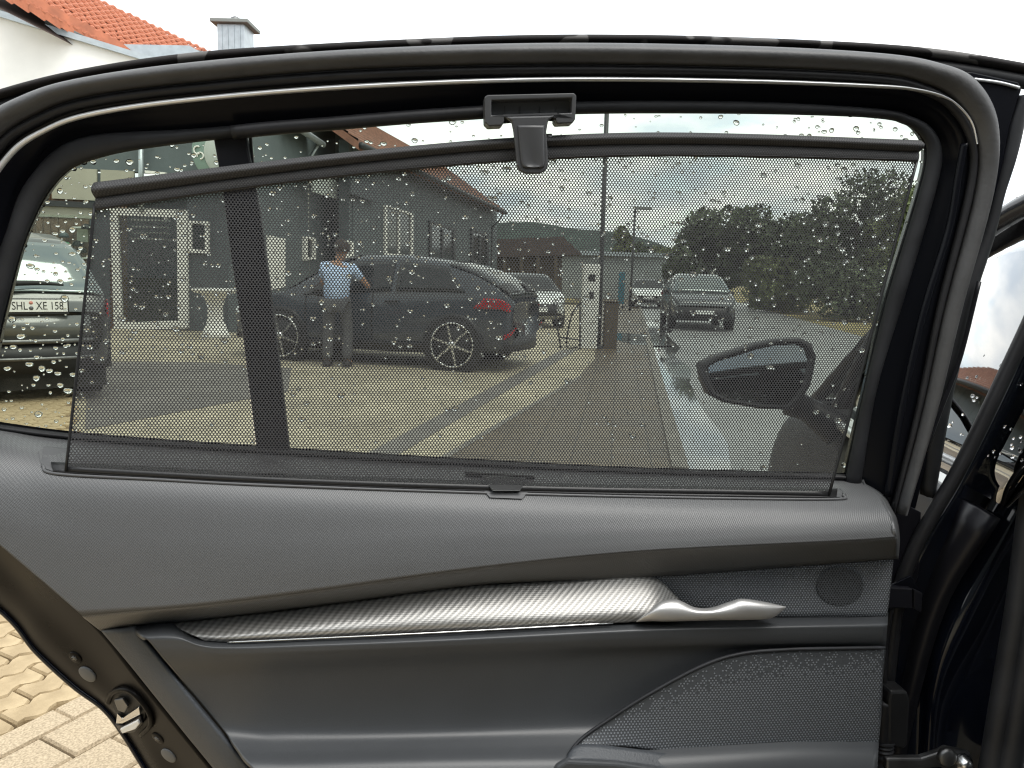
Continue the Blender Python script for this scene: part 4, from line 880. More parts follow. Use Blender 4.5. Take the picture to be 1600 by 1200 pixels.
# mirror: seen from the glass side
mo = [(1101, 574), (1125, 561), (1157, 551), (1190, 540), (1220, 533), (1257, 530), (1271, 538), (1275, 557), (1268, 580), (1260, 601), (1245, 622), (1229, 637), (1180, 636), (1130, 629), (1110, 619), (1103, 600)]
MY = 1.72; cm = V(1190, 588, MY)
def ringm(sc, dy):
    r_ = [cm + (V(x, y, MY) - cm) * sc + Vector((0, dy, 0)) for x, y in mo]
    return [p + Vector((0, -.22 * (p.x - cm.x) + .38 * (p.z - cm.z), 0)) for p in r_]
rings = [ringm(.86, .012), ringm(.93, .0), ringm(1., .008), ringm(1.0, .05), ringm(.88, .10), ringm(.6, .135), ringm(.2, .15)]
nn_ = len(mo); v = [p for r_ in rings for p in r_]; f = [(r_ * nn_ + i, r_ * nn_ + (i + 1) % nn_, (r_ + 1) * nn_ + (i + 1) % nn_, (r_ + 1) * nn_ + i) for r_ in range(len(rings) - 1) for i in range(nn_)]
f.append(tuple(range((len(rings) - 1) * nn_, len(rings) * nn_)))
mi = make('mirror', v, f, 'black_satin', oc)
g_ = ringm(.89, .014); g2 = ringm(.89, .02); make('mirror_glass', g_ + g2, [tuple(range(nn_)), tuple(range(2 * nn_ - 1, nn_ - 1, -1))] + [(i, nn_ + i, nn_ + (i + 1) % nn_, (i + 1) % nn_) for i in range(nn_)], 'mirror_glass', mi, False)
tube('mirror_arm', [V(1235, 628, 1.80), V(1262, 640, 1.80), V(1310, 672, 1.78)], .03, 'black_satin', mi, 10, rads=[.035, .03, .045])

# the rest of the car to the right of and behind the viewer
grid('rear_quarter', [[B(-1.12, .0, .32), B(-1.6, -.01, .32), B(-2.2, .04, .35), B(-2.75, .35, .45)], [B(-1.10, -.03, .62), B(-1.6, -.05, .62), B(-2.2, .0, .62), B(-2.85, .32, .65)], [B(-1.12, .0, 1.0), B(-1.6, .0, 1.02), B(-2.2, .05, 1.02), B(-2.8, .35, 1.0)], [B(-1.15, .1, 1.28), B(-1.6, .2, 1.3), B(-2.1, .3, 1.2), B(-2.6, .5, 1.1)], [B(-.95, .27, 1.50), B(-1.5, .35, 1.46), B(-2.0, .45, 1.32), B(-2.5, .6, 1.15)]], 'car_paint_black', oc, 24, 4, .02)
grid('roof', [[B(.5, .27, 1.54), B(-.3, .24, 1.58), B(-1.0, .27, 1.52), B(-2.0, .45, 1.34), B(-2.5, .6, 1.16)], [B(.5, .9, 1.6), B(-.3, .9, 1.63), B(-1.0, .9, 1.6), B(-2.0, .9, 1.4), B(-2.5, .9, 1.2)], [B(.5, 1.55, 1.54), B(-.3, 1.58, 1.58), B(-1.0, 1.55, 1.52), B(-2.0, 1.4, 1.34), B(-2.5, 1.3, 1.16)]], 'car_paint_black', oc, 20, 4, .02)
grid('rear_seat', [[B(-.25, .25, .62), B(-.25, 1.6, .62)], [B(-.3, .25, .66), B(-.3, 1.6, .66)], [B(-.75, .25, .60), B(-.75, 1.6, .60)], [B(-.88, .25, .75), B(-.88, 1.6, .75)], [B(-1.15, .25, 1.25), B(-1.15, 1.6, 1.25)]], 'grey_rubber', oc, 8, 4, .08)
grid('far_side', [[B(.4, 1.85, .32), B(-2.6, 1.7, .32)], [B(.4, 1.9, .7), B(-2.7, 1.75, .7)], [B(.4, 1.86, 1.05), B(-2.6, 1.6, 1.05)]], 'car_paint_black', oc, 10, 4, .03)
grid('floor_pan', [[B(.4, .05, .33), B(-2.6, .2, .33)], [B(.4, 1.85, .33), B(-2.6, 1.7, .33)]], 'grey_rubber', oc, 6, 3, .03)
# rear edge of the pillar: rubber tube, painted jamb with ribs, inner trim
JY = lambda x, y, o=0.: V(x, y, 1.0 + o)
tube('body_seal', [JY(*p) for p in ((1690, 330), (1640, 435), (1604, 515), (1571, 585), (1528, 675), (1492, 745), (1458, 803), (1428, 860), (1405, 925), (1392, 1010), (1385, 1100), (1380, 1260))], .0098, 'dark_rubber', oc, 14, 90)
def jl(name, rails, m, n=60, mm=5, thick=.004): return loft(name, rails, m, oc, n, mm, thick, conv=JY)
jl('pillar_jamb', [
  [(1700, 330, .02), (1650, 440, .02), (1580, 600, .02), (1500, 760, .02), (1440, 860, .02), (1405, 960, .03), (1392, 1080, .03), (1385, 1260, .03)],
  [(1755, 400, .022), (1705, 500, .022), (1622, 655, .02), (1536, 805, .02), (1478, 915, .02), (1445, 1000, .028), (1436, 1095, .03), (1430, 1260, .03)],
  [(1800, 460, -.012), (1745, 565, -.012), (1660, 705, -.012), (1568, 855, -.012), (1508, 965, -.01), (1470, 1045, -.002), (1455, 1120, .008), (1447, 1260, .01)],
  [(1835, 520, .012), (1780, 620, .012), (1695, 755, .012), (1605, 882, .010), (1548, 995, .010), (1503, 1082, .010), (1488, 1150, .012), (1485, 1260, .012)],
  [(1980, 640, -.03), (1900, 740, -.03), (1820, 860, -.03), (1730, 960, -.03), (1670, 1060, -.03), (1620, 1150, -.03), (1600, 1210, -.03), (1600, 1270, -.03)]], 'car_paint_black', 80, 8)
tube('inner_trim', [JY(1640, 640, -.06), JY(1612, 800, -.06), JY(1592, 950, -.06), JY(1570, 1080, -.06), JY(1545, 1230, -.06)], .016, 'grey_rubber', oc, 14)
tube('inner_trim', [JY(1665, 700, -.075), JY(1640, 820, -.075), JY(1617, 960, -.075), JY(1598, 1080, -.075), JY(1572, 1230, -.075)], .015, 'grey_rubber', oc, 14)
# door check strap and its bolt
plate('check_strap', [(1385, 1186), (1440, 1186), (1470, 1176), (1480, 1170), (1518, 1178), (1520, 1196), (1500, 1212), (1470, 1200), (1440, 1202), (1385, 1203)], -.05, .012, 'metal_dull', oc, .003, JY, Vector((0, 1, 0)))
lathe('strap_bolt', [(.012, 0), (.012, .006), (.009, .009), (.008, .014), (.004, .016)], JY(1503, 1189, -.052), (0, -1, .1), 'metal_clean', oc, 12)
lathe('strap_pivot', [(.013, 0), (.013, .005), (.009, .008)], JY(1478, 1181, -.052), (0, -1, .1), 'metal_dull', oc, 12)

# ================================================================== the open rear door
door = world_thing('car_door', 'open rear car door seen from inside with window, trim panel and silver handle', 'door', (0, .9, .45))
A = [(-195, 660), (-150, 520), (-95, 290), (-30, 190), (40, 147), (130, 121), (300, 97), (550, 77), (850, 67), (1150, 71), (1365, 82), (1462, 97), (1522, 124), (1556, 190), (1549, 300), (1500, 480), (1460, 640), (1412, 800)]
Bq = [(-160, 664), (-115, 530), (-62, 318), (-5, 222), (60, 178), (140, 151), (300, 130), (550, 109), (850, 101), (1150, 105), (1365, 115), (1442, 130), (1492, 158), (1524, 215), (1522, 300), (1475, 480), (1440, 640), (1398, 800)]
Cq = [(-150, 666), (-104, 534), (-48, 330), (6, 236), (66, 194), (144, 168), (302, 147), (552, 127), (850, 118), (1150, 121), (1365, 131), (1436, 146), (1482, 172), (1512, 225), (1508, 300), (1463, 480), (1430, 640), (1390, 800)]
D1 = [(-146, 668), (-100, 536), (-44, 336), (9, 241), (69, 199), (146, 173), (303, 151), (552, 131), (850, 120.5), (1150, 123), (1365, 131), (1435, 138), (1480, 151), (1508, 174), (1521, 196), (1526, 225)]
D2 = [(-139, 672), (-93, 541.6), (-37, 343.6), (15, 250.6), (72, 207.6), (148, 181.6), (303, 159.6), (552, 139.6), (850, 128.1), (1150, 130.1), (1365, 137.6), (1432, 143), (1477, 156), (1505, 178), (1518, 199), (1524, 226)]
E1q = [(-92, 668), (-60, 590), (-28, 470), (8, 365), (42, 282), (122, 216), (300, 201), (550, 182), (850, 160), (1150, 158), (1365, 169), (1426, 182), (1458, 203), (1472, 240), (1462, 300), (1412, 470), (1369, 612), (1345, 760)]
E2q = [(-58, 672), (-28, 640), (6, 492), (40, 372), (86, 286), (150, 248), (300, 223), (550, 200), (850, 180), (1150, 178), (1360, 184), (1408, 193), (1437, 210), (1448, 240), (1436, 300), (1385, 470), (1350, 612), (1318, 760)]
# painted frame behind the seals
mid = [((a[0] + b[0]) / 2, (a[1] + b[1]) / 2) for a, b in zip(Cq, E1q)]
loft('window_frame', [[(*p, .012) for p in A], [(*p, .012) for p in Cq], [(*p, .022) for p in mid], [(*p, .034) for p in E1q], [(*p, .040) for p in E2q]], 'black_gloss', door, 150, 4, .02)
band('weather_seal', A, Bq, .006, .016, 'seal_rubber', door, 160, 12, .006, .7)
band('seal_lip', Bq, Cq, .008, .006, 'dark_rubber', door, 160, 6, .004)
band('frame_glint', D1, D2, .004, .003, 'chrome_and_glint', door, 150, 5, .004)  # bright strip: sky highlight of the black frame edge, put into colour
band('glass_run', E1q, E2q, .030, .007, 'grey_rubber', door, 160, 8, .012, .6)
ridge1 = [(1512, 225), (1503, 275), (1489, 355), (1449, 487), (1414, 644), (1392, 775)]; ridge0 = [(x - 12, y) for x, y in ridge1]
band('frame_ridge', ridge0, ridge1, .006, .006, 'black_gloss', door, 60, 8, .004)
tube('run_joint', [P(363, 207, .022), P(430, 200, .022), P(520, 193, .022), P(640, 183, .022), P(760, 175, .022)], .008, 'dark_rubber', door, 10)
# drip seal at the top of the outer skin
tT = [(-150, 190), (0, 139), (130, 107), (300, 82), (500, 68), (800, 55), (1050, 55), (1300, 64), (1462, 76), (1600, 98), (1760, 128)]
tB = [(-150, 206), (0, 156), (130, 124), (300, 99), (500, 84), (800, 70), (1050, 70), (1300, 78), (1462, 92), (1600, 114), (1760, 146)]
band('drip_seal', tT, tB, .045, .006, 'wet_drip_rubber', door, 120, 6, .012)
band('outer_skin_edge', [(x, y - 2) for x, y in tB], [(x, y + 26) for x, y in tB], .050, .006, 'dark_rubber', door, 120, 5, .012)
plate('pillar_cover', [(1440, 108), (1520, 112), (1592, 128), (1597, 140), (1590, 160), (1578, 200), (1560, 300), (1510, 480), (1470, 640), (1430, 800), (1400, 800), (1440, 640), (1480, 480), (1525, 300), (1525, 200), (1500, 150)], .036, .012, 'black_gloss', door, .002)
tube('cover_trim', [P(1522, 124, .034), P(1560, 129, .034), P(1592, 137, .034)], .0022, 'chrome_and_glint', door, 8)
eL = [(1590, 150), (1576, 195), (1566, 240), (1549, 305), (1528, 375), (1487, 478), (1466, 560), (1450, 645), (1437, 772)]
eR = [(1603, 150), (1599, 195), (1586, 250), (1568, 305), (1552, 372), (1522, 470), (1503, 559), (1484, 644), (1460, 778)]
band('edge_seal', eL, eR, .040, .010, 'grey_rubber', door, 70, 8, .012, .6)
tube('edge_seam', [P(1530, 440, .022), P(1500, 560, .022), P(1470, 640, .022), P(1446, 705, .022)], .003, 'black_satin', door, 6)

# upper trim panel
def R8(pts, off): return [(x, y, off) for x, y in pts]
T0 = R8([(-210, 632), (0, 666), (110, 682), (400, 703), (700, 722), (1000, 735), (1320, 748), (1345, 752)], .040)
T1 = R8([(-210, 668), (0, 700), (110, 716), (400, 737), (700, 752), (1000, 763), (1315, 768), (1372, 772)], -.006)
T2 = R8([(-190, 692), (0, 745), (110, 760), (400, 778), (700, 788), (1000, 792), (1315, 792), (1384, 792)], -.034)
T3 = R8([(-120, 752), (40, 812), (170, 835), (420, 838), (700, 830), (1000, 822), (1315, 812), (1394, 810)], -.049)
T4 = R8([(40, 886), (140, 905), (260, 905), (460, 885), (720, 865), (1000, 846), (1315, 830), (1399, 827)], -.057)
T5 = R8([(128, 962), (200, 955), (320, 945), (500, 922), (740, 888), (1000, 861), (1315, 845), (1400, 839)], -.0605)
T6 = R8([(133, 967), (205, 961), (325, 951), (505, 928), (740, 895), (1000, 867), (1315, 850), (1401, 844)], -.035)
T7 = R8([(157, 986), (222, 979), (340, 966), (520, 944), (750, 914), (1000, 902), (1315, 880), (1399, 873)], -.012)
ut = loft('upper_trim', [T0, T1, T2, T3, T4, T5], 'trim_grain', door, 130, 7, .004)
T6 = [(x, y, -.0598) for x, y, _ in T5]; T6b = [(x + 2, y + 3, -.0585) for x, y, _ in T5]
loft('trim_underside', [T6, T6b, T7], 'trim_grain', ut, 130, 5, .004, sharp=True)
plate('inner_skin', [(-60, 780), (20, 840), (165, 972), (240, 1062), (540, 1410), (1350, 1410), (1372, 1000), (1388, 880), (1350, 790), (700, 780), (100, 760)], .012, .012, 'black_satin', door, 0)
loft('trim_end', [[(1345, 752, .038), (1372, 772, -.006), (1384, 792, -.034), (1394, 810, -.049), (1400, 839, -.060), (1399, 873, -.013)], [(1352, 752, .045), (1380, 772, .02), (1392, 792, -.01), (1402, 812, -.02), (1406, 840, -.026), (1404, 874, .0)]], 'trim_grain', ut, 30, 4, .004)
# slot of the roller shade (laid on the shelf by casting onto it)
from mathutils.bvhtree import BVHTree
def surf(o):
    me = o.data; return BVHTree.FromPolygons([v.co.copy() for v in me.vertices], [tuple(p.vertices) for p in me.polygons])
ub = surf(ut)
def US(x, y, lift=.001):
    h_ = ub.ray_cast(CP, ray(x, y)); n_ = h_[1] if h_[1].dot(CP - h_[0]) > 0 else -h_[1]
    return h_[0] + n_ * lift
plate('slot_end', [(59, 706), (66, 700), (105, 703), (105, 740), (92, 741), (72, 734), (63, 724)], 0, .006, 'slot_plastic', door, .001, lambda x, y, o: US(x, y, .0012))
loft('shade_slot', [[(80, 724, .0026), (250, 732, .0026), (400, 741, .0026), (700, 752, .0026), (1000, 761, .0026), (1308, 766, .0026)], [(84, 739, .0026), (250, 748, .0026), (400, 756, .0026), (700, 767, .0026), (1000, 775, .0026), (1306, 779, .0026)]], 'black_plastic', door, 60, 3, .003, conv=US)
tube('slot_rim', [US(66, 728), US(90, 741), US(250, 750), US(400, 758), US(700, 769), US(1000, 777), US(1290, 781), US(1318, 775), US(1313, 765)], .0018, 'slot_plastic', door, 8, 90)
plate('slot_notch', [(752, 764), (828, 767), (816, 781), (765, 779)], 0, .003, 'slot_plastic', door, .0006, lambda x, y, o: US(x, y, .0024))
plate('slot_end', [(1296, 762), (1310, 764), (1317, 771), (1312, 778), (1294, 778)], 0, .004, 'slot_plastic', door, .001, lambda x, y, o: US(x, y, .0015))
# belt seal at the foot of the glass
band('belt_seal', [(-100, 648), (110, 677), (420, 700), (720, 718), (1000, 732), (1335, 741)], [(-100, 657), (110, 687), (420, 710), (720, 728), (1000, 742), (1335, 751)], .034, .005, 'dark_rubber', door, 60, 6, .01)

# carbon insert, line, handle
ct = [(262, 973, -.010), (330, 966, -.010), (420, 956, -.010), (560, 938, -.010), (700, 919, -.010), (860, 908, -.010), (1008, 899, -.010), (1062, 936, -.012)]
cm_ = [(285, 984, -.024), (340, 984, -.030), (430, 976, -.032), (560, 964, -.032), (700, 953, -.032), (860, 946, -.032), (1010, 938, -.032), (1052, 950, -.026)]
c1 = [(305, 994, -.034), (348, 996, -.040), (430, 991, -.042), (560, 983, -.042), (700, 975, -.042), (860, 968, -.042), (1000, 960, -.042), (1040, 962, -.036)]
c2 = [(318, 1001, -.036), (356, 1003, -.038), (430, 1000, -.039), (560, 993, -.039), (700, 986, -.039), (860, 979, -.039), (985, 972, -.039), (1030, 969, -.036)]
loft('carbon_insert', [ct, cm_, c1, c2], 'carbon_foil', door, 90, 6, .004)
tube('silver_line', [P(355, 1003.5, -.043), P(500, 997, -.0435), P(700, 987.5, -.0435), P(958, 973.5, -.0435)], .0011, 'silver_line', door, 8)
ha = [(994, 971, -.046), (1012, 956, -.050), (1031, 941, -.052), (1058, 938, -.052), (1085, 949, -.054), (1110, 950, -.056), (1140, 941, -.058), (1160, 936.5, -.060), (1195, 941, -.060), (1228, 948, -.060)]
hb = [(994.5, 971.5, -.047), (1014, 960, -.058), (1034, 955, -.062), (1062, 955, -.063), (1090, 958, -.064), (1114, 958, -.066), (1144, 955, -.068), (1164, 952, -.069), (1196, 951, -.068), (1228, 949, -.061)]
hc = [(995, 972, -.046), (1016, 970, -.054), (1040, 970, -.058), (1066, 969.5, -.059), (1094, 969, -.060), (1118, 968.5, -.061), (1148, 968, -.062), (1166, 967.5, -.062), (1204, 965, -.062), (1228, 950, -.060)]
back_ = lambda r_, d: [(x, y, o + (d if 0 < i < len(r_) - 1 else .002)) for i, (x, y, o) in enumerate(r_)]
loft('door_handle', [back_(ha, .02), ha, hb, hc, back_(hc, .02)], 'satin_silver', door, 60, 6, 0)
# recess behind handle and dotted tweeter panel
ga = [(1006, 900, -.006), (1100, 894, -.008), (1200, 888, -.010), (1300, 881, -.011), (1396, 873, -.011)]
gb = [(1040, 922, -.006), (1120, 920, -.012), (1205, 918, -.016), (1300, 915, -.018), (1392, 915, -.018)]
gc = [(1066, 948, -.006), (1130, 956, -.018), (1215, 964, -.026), (1300, 964, -.028), (1386, 966, -.028)]
tw = loft('tweeter_panel', [ga, gb, gc], 'tweeter_dots', door, 60, 5, .004)
def disc_on(name, cx, cy, rx, ry, o0, o1, m, parent, n=36):
    pts = [(cx, cy, (o0 + o1) / 2)] + [(cx + rx * math.cos(2 * math.pi * i / n), cy + ry * math.sin(2 * math.pi * i / n), (o0 + o1) / 2 + (o1 - o0) / 2 * math.sin(2 * math.pi * i / n)) for i in range(n)]
    v = [P(*p) for p in pts]; o = make(name, v, [(0, 1 + i, 1 + (i + 1) % n) for i in range(n)], m, parent, False, [doorv(p) for p in v], None, CP); solid(o, .0004); return o
disc_on('tweeter_grille', 1313, 916, 36, 30, -.0155, -.0255, 'tweeter_holes', tw)
# lower door card
L0 = R8([(205, 978), (262, 970), (318, 994), (500, 988), (700, 979), (1000, 964), (1230, 958), (1388, 957)], -.012)
L1 = R8([(222, 992), (275, 992), (335, 1008), (500, 1004), (700, 996), (1000, 981), (1230, 976), (1387, 973)], -.046)
L2 = R8([(236, 1006), (290, 1008), (345, 1018), (500, 1014), (700, 1006), (1000, 992), (1230, 986), (1386, 985)], -.050)
L3 = R8([(254, 1028), (306, 1030), (358, 1032), (505, 1026), (705, 1018), (1000, 1008), (1230, 1004), (1385, 1003)], -.046)
L4 = R8([(280, 1058), (332, 1060), (380, 1060), (515, 1055), (710, 1045), (1000, 1030), (1230, 1018), (1384, 1016)], -.034)
L5 = R8([(318, 1104), (368, 1106), (410, 1106), (530, 1104), (715, 1098), (1000, 1090), (1230, 1070), (1380, 1060)], -.028)
L6 = R8([(350, 1142), (398, 1146), (440, 1146), (545, 1146), (720, 1142), (1000, 1130), (1230, 1120), (1378, 1110)], -.032)
L7 = R8([(372, 1170), (420, 1172), (462, 1172), (560, 1170), (725, 1166), (1000, 1160), (1230, 1150), (1374, 1150)], -.052)
L8 = R8([(395, 1200), (440, 1200), (482, 1200), (575, 1198), (730, 1196), (1000, 1196), (1230, 1190), (1371, 1190)], -.082)
L9 = R8([(440, 1260), (480, 1260), (520, 1260), (600, 1260), (740, 1260), (1000, 1260), (1230, 1260), (1366, 1260)], -.095)
L10 = R8([(520, 1370), (560, 1370), (600, 1370), (660, 1370), (780, 1370), (1000, 1370), (1230, 1370), (1355, 1370)], -.075)
L11 = R8([(545, 1410), (585, 1410), (625, 1410), (680, 1410), (790, 1410), (1000, 1410), (1230, 1410), (1350, 1410)], .0)
loft('lower_card', [L0, L1, L2, L3, L4, L5, L6, L7, L8, L9, L10, L11], 'lower_card', door, 120, 6, .006)
# speaker grille: rim, dotted field, strip below
sa = [(902, 1162, -.060), (950, 1126, -.052), (1020, 1082, -.050), (1100, 1040, -.050), (1160, 1022, -.050), (1230, 1016, -.050), (1310, 1014, -.050), (1382, 1013, -.050)]
sm = [(905, 1163, -.062), (965, 1146, -.058), (1035, 1128, -.056), (1112, 1108, -.056), (1172, 1098, -.056), (1240, 1094, -.056), (1312, 1092, -.056), (1377, 1092, -.056)]
sb_ = [(908, 1164, -.064), (975, 1166, -.064), (1045, 1176, -.064), (1120, 1190, -.064), (1182, 1206, -.064), (1244, 1224, -.064), (1312, 1244, -.064), (1368, 1262, -.064)]
spk = loft('speaker_grille', [sa, sm, sb_], 'speaker_dots', door, 80, 8, .006)
tube('grille_rim', [P(868, 1215, -.085)] + [P(x, y - 1, o - .002) for x, y, o in sa], .0022, 'grey_rubber', spk, 8, 70)
st0 = [(880, 1190, -.080), (905, 1163, -.070), (975, 1168, -.070), (1045, 1178, -.070), (1120, 1192, -.070), (1190, 1210, -.070), (1250, 1230, -.070)]
st1 = [(878, 1196, -.088), (895, 1188, -.088), (965, 1192, -.086), (1035, 1202, -.086), (1100, 1216, -.086), (1170, 1236, -.086), (1230, 1256, -.086)]
loft('grille_strip', [st0, st1], 'grained_plastic', door, 40, 4, .006)
plate('pocket_front', [(870, 1200), (886, 1190), (965, 1194), (1035, 1204), (1110, 1219), (1110, 1270), (840, 1270)], -.092, .01, 'lower_card', door, .003)
# left rim of the card
loft('card_rim', [[(157, 985, -.014), (200, 1036, -.016), (245, 1092, -.018), (290, 1148, -.020), (334, 1202, -.022), (380, 1262, -.024), (485, 1400, -.03)], [(182, 984, -.024), (226, 1034, -.026), (270, 1090, -.030), (316, 1146, -.032), (360, 1202, -.034), (408, 1262, -.036), (512, 1400, -.036)], [(208, 980, -.026), (252, 1034, -.030), (296, 1090, -.034), (342, 1146, -.036), (390, 1202, -.038), (438, 1262, -.040), (540, 1400, -.040)]], 'grained_plastic', door, 40, 5, .006)
# painted latch edge of the door
s0 = [(-160, 705, -.004), (0, 838, .0), (80, 912, .0), (157, 984, .0), (215, 1058, .0), (290, 1150, .0), (340, 1212, .0), (390, 1275, .0), (490, 1400, .0)]
s1 = [(-170, 755, .030), (0, 880, .034), (70, 952, .034), (138, 1018, .034), (192, 1082, .034), (255, 1160, .034), (300, 1215, .034), (345, 1275, .034), (445, 1400, .034)]
s2 = [(-175, 795, .052), (0, 922, .056), (62, 990, .056), (122, 1048, .056), (172, 1098, .056), (218, 1152, .056), (258, 1212, .056), (302, 1275, .056), (405, 1400, .056)]
s3 = [(-180, 820, .075), (0, 950, .078), (58, 1016, .078), (116, 1070, .078), (164, 1106, .078), (196, 1148, .078), (236, 1212, .078), (280, 1275, .078), (384, 1400, .078)]
le_ = loft('latch_edge', [s0, s1, s2, s3], 'car_paint_dusty', door, 70, 6, .006)
tube('edge_flange', [P(x - 1, y + 1, o) for x, y, o in s3], .004, 'car_paint_black', door, 8, 60)
lb = surf(le_)
def latch_disc(nm, x, y, r_, m, h=.0012):
    loc, nor, _, _ = lb.ray_cast(CP, ray(x, y)); nor = nor if nor.dot(CP - loc) > 0 else -nor; rr_ = r_ / FPX * .9
    o = lathe(nm, [(rr_, -.002), (rr_, h * .6), (rr_ * .85, h), (rr_ * .1, h * 1.15)], loc, nor, m, door, 24); return o, loc, nor
latch_disc('rubber_plug', 137, 1053, 16, 'plug_grey', .002); latch_disc('rubber_plug', 264, 1180, 15, 'plug_grey', .002)
for x, y in ((118, 1027), (247, 1153)):
    d_, loc, nor = latch_disc('screw', x, y, 12, 'car_paint_dusty', .0015); u = nor.orthogonal().normalized(); w_ = nor.cross(u)
    for a in (0, 60, 120): t_ = u * math.cos(R(a)) + w_ * math.sin(R(a)); tube('screw_star', [loc + nor * .0016 - t_ * .004, loc + nor * .0016 + t_ * .004], .0010, 'metal_dull', d_, 6)
# latch
def lconv(x, y, o):
    h_ = lb.ray_cast(CP, ray(x, y))[0]; return (h_ if h_ is not None else P(x, y, .05)) + DN * (.001 - o)
plate('latch_recess', [(172, 1092), (184, 1078), (200, 1078), (216, 1090), (228, 1108), (226, 1124), (206, 1136), (186, 1126), (178, 1108)], 0, .004, 'ink', door, .001, lconv)
tube('latch_rim', [lconv(*p, -.002) for p in ((170, 1096), (178, 1080), (198, 1075), (216, 1086), (234, 1110), (236, 1130), (222, 1146))], .0035, 'car_paint_dusty', door, 8)
plate('latch_bracket', [(186, 1110), (194, 1118), (220, 1100), (222, 1112), (194, 1126), (184, 1126)], -.006, .004, 'metal_clean', door, .0012, lconv)
plate('latch_claw', [(182, 1088), (196, 1086), (204, 1098), (198, 1108), (188, 1104)], -.008, .006, 'metal_dull', door, .0015, lconv)
plate('latch_pad', [(192, 1132), (220, 1118), (223, 1124), (216, 1132), (196, 1139)], -.010, .006, 'plate_white', door, .0015, lconv)
plate('latch_body', [(182, 1126), (196, 1130), (222, 1114), (226, 1126), (214, 1140), (192, 1142)], -.006, .012, 'black_satin', door, .002, lconv)
plate('outer_skin', [(-180, 822), (0, 950), (58, 1016), (116, 1070), (164, 1106), (196, 1148), (236, 1212), (280, 1275), (384, 1400), (420, 1440), (1350, 1440), (1372, 1000), (1388, 880), (1345, 768), (720, 740), (110, 700), (-120, 680)], .082, .012, 'car_paint_black', door, .002)
# hinge side: black end face, cable boot, bracket
plate('hinge_face', [(1378, 770), (1440, 800), (1436, 900), (1412, 960), (1396, 1100), (1390, 1260), (1360, 1260), (1372, 1000), (1396, 870)], .030, .02, 'black_satin', door, .002)
plate('strap_bracket', [(1388, 918), (1426, 920), (1426, 951), (1388, 950)], .0, .01, 'black_satin', door, .0015)
plate('strap_bracket', [(1388, 917), (1424, 900), (1441, 926), (1426, 920)], .01, .004, 'black_gloss', door, .001)
plate('strap_bracket', [(1428, 921), (1442, 927), (1440, 958), (1428, 951)], .004, .01, 'black_satin', door, .0015)
bx = plate('cable_box', [(1388, 1094), (1392, 1080), (1418, 1080), (1423, 1094), (1419, 1166), (1412, 1172), (1388, 1166)], -.012, .03, 'black_plastic', door, .004)
tube('cable_sleeve', [P(1382, 1095, .0), P(1379, 1130, .0), P(1378, 1160, .0)], .011, 'dark_rubber', door, 12)
rb_ = [.0105 if i % 2 else .014 for i in range(13)]
tube('cable_boot', [P(1381, 1158, -.004), P(1380, 1180, -.004), P(1377, 1230, -.004)], .012, 'dark_rubber', door, 14, 40, rads=rb_)
tube('wiring', [P(1392, 950, .012), P(1383, 1010, .014), P(1382, 1090, .01)], .004, 'dark_rubber', door, 8)

# window: divider, quarter pane, main pane, rain
GO = .045
plate('window_divider', [(331, 205), (383, 200), (406, 330), (424, 470), (440, 600), (453, 718), (402, 716), (378, 520), (360, 400), (346, 290)], .0, .014, 'black_satin', door, .003, lambda x, y, o: P(x, y, .036))
plate('divider_line', [(387, 200), (392, 200), (397, 262), (393, 262)], 0, .004, 'ink', door, 0, lambda x, y, o: P(x, y, .042))
ql = [(-60, 560), (6, 480), (40, 365), (86, 280), (150, 240), (345, 212)]
qp = [(-60, 665)] + [(x - 4, y - 6) for x, y in ql[1:]] + [(400, 712), (110, 690)]
plate('quarter_pane', qp, 0, .004, 'tinted_glass', door, 0, lambda x, y, o: P(x, y, GO))
mpn = [(384, 205), (550, 194), (850, 174), (1150, 172), (1362, 178), (1412, 186), (1443, 205), (1453, 240), (1441, 300), (1390, 470), (1354, 612), (1326, 752), (1000, 742), (720, 728), (452, 716)]
plate('main_pane', mpn, 0, .004, 'tinted_glass', door, 0, lambda x, y, o: P(x, y, GO))
def inside(poly, x, y):
    c = False; n = len(poly)
    for i in range(n):
        (x0, y0), (x1, y1) = poly[i], poly[i - 1]
        if (y0 > y) != (y1 > y) and x < (x1 - x0) * (y - y0) / (y1 - y0) + x0: c = not c
    return c
def drops(name, spots, conv, normal, m, parent, k=10, rings_=4):
    v, f = [], []
    for x, y, rp, el in spots:
        c = conv(x, y); r_ = rp / FPX * c.y; n = normal; u = n.cross(Vector((0, 0, 1))).normalized(); w_ = u.cross(n).normalized(); b0 = len(v)
        ph = rng.uniform(0, 6.28); am = rng.uniform(.02, .14); h = r_ * rng.uniform(.75, 1.0)
        for j in range(rings_):
            t = j / rings_ * math.pi / 2
            for i in range(k):
                a = 2 * math.pi * i / k; rr_ = r_ * math.cos(t) * (1 + am * math.sin(2 * a + ph) + .06 * math.sin(3 * a))
                v.append(c + u * rr_ * math.cos(a) * el + w_ * rr_ * math.sin(a) / el ** .5 + n * h * math.sin(t))
        v.append(c + n * h)
        f.append(tuple(b0 + i for i in range(k)))
        for j in range(rings_ - 1):
            for i in range(k): f.append((b0 + j * k + i, b0 + (j + 1) * k + i, b0 + (j + 1) * k + (i + 1) % k, b0 + j * k + (i + 1) % k))
        l = b0 + (rings_ - 1) * k
        for i in range(k): f.append((l + i, b0 + rings_ * k, l + (i + 1) % k))
    o = make(name, v, f, m, parent); me = o.data; bm = bmesh.new(); bm.from_mesh(me); bmesh.ops.recalc_face_normals(bm, faces=bm.faces); bm.to_mesh(me); bm.free()
    o['kind'] = 'stuff'; return o
ds = []
plate_view = lambda x, y, r_: -10 < x < 100 and 458 < y < 498 and r_ > 1.7
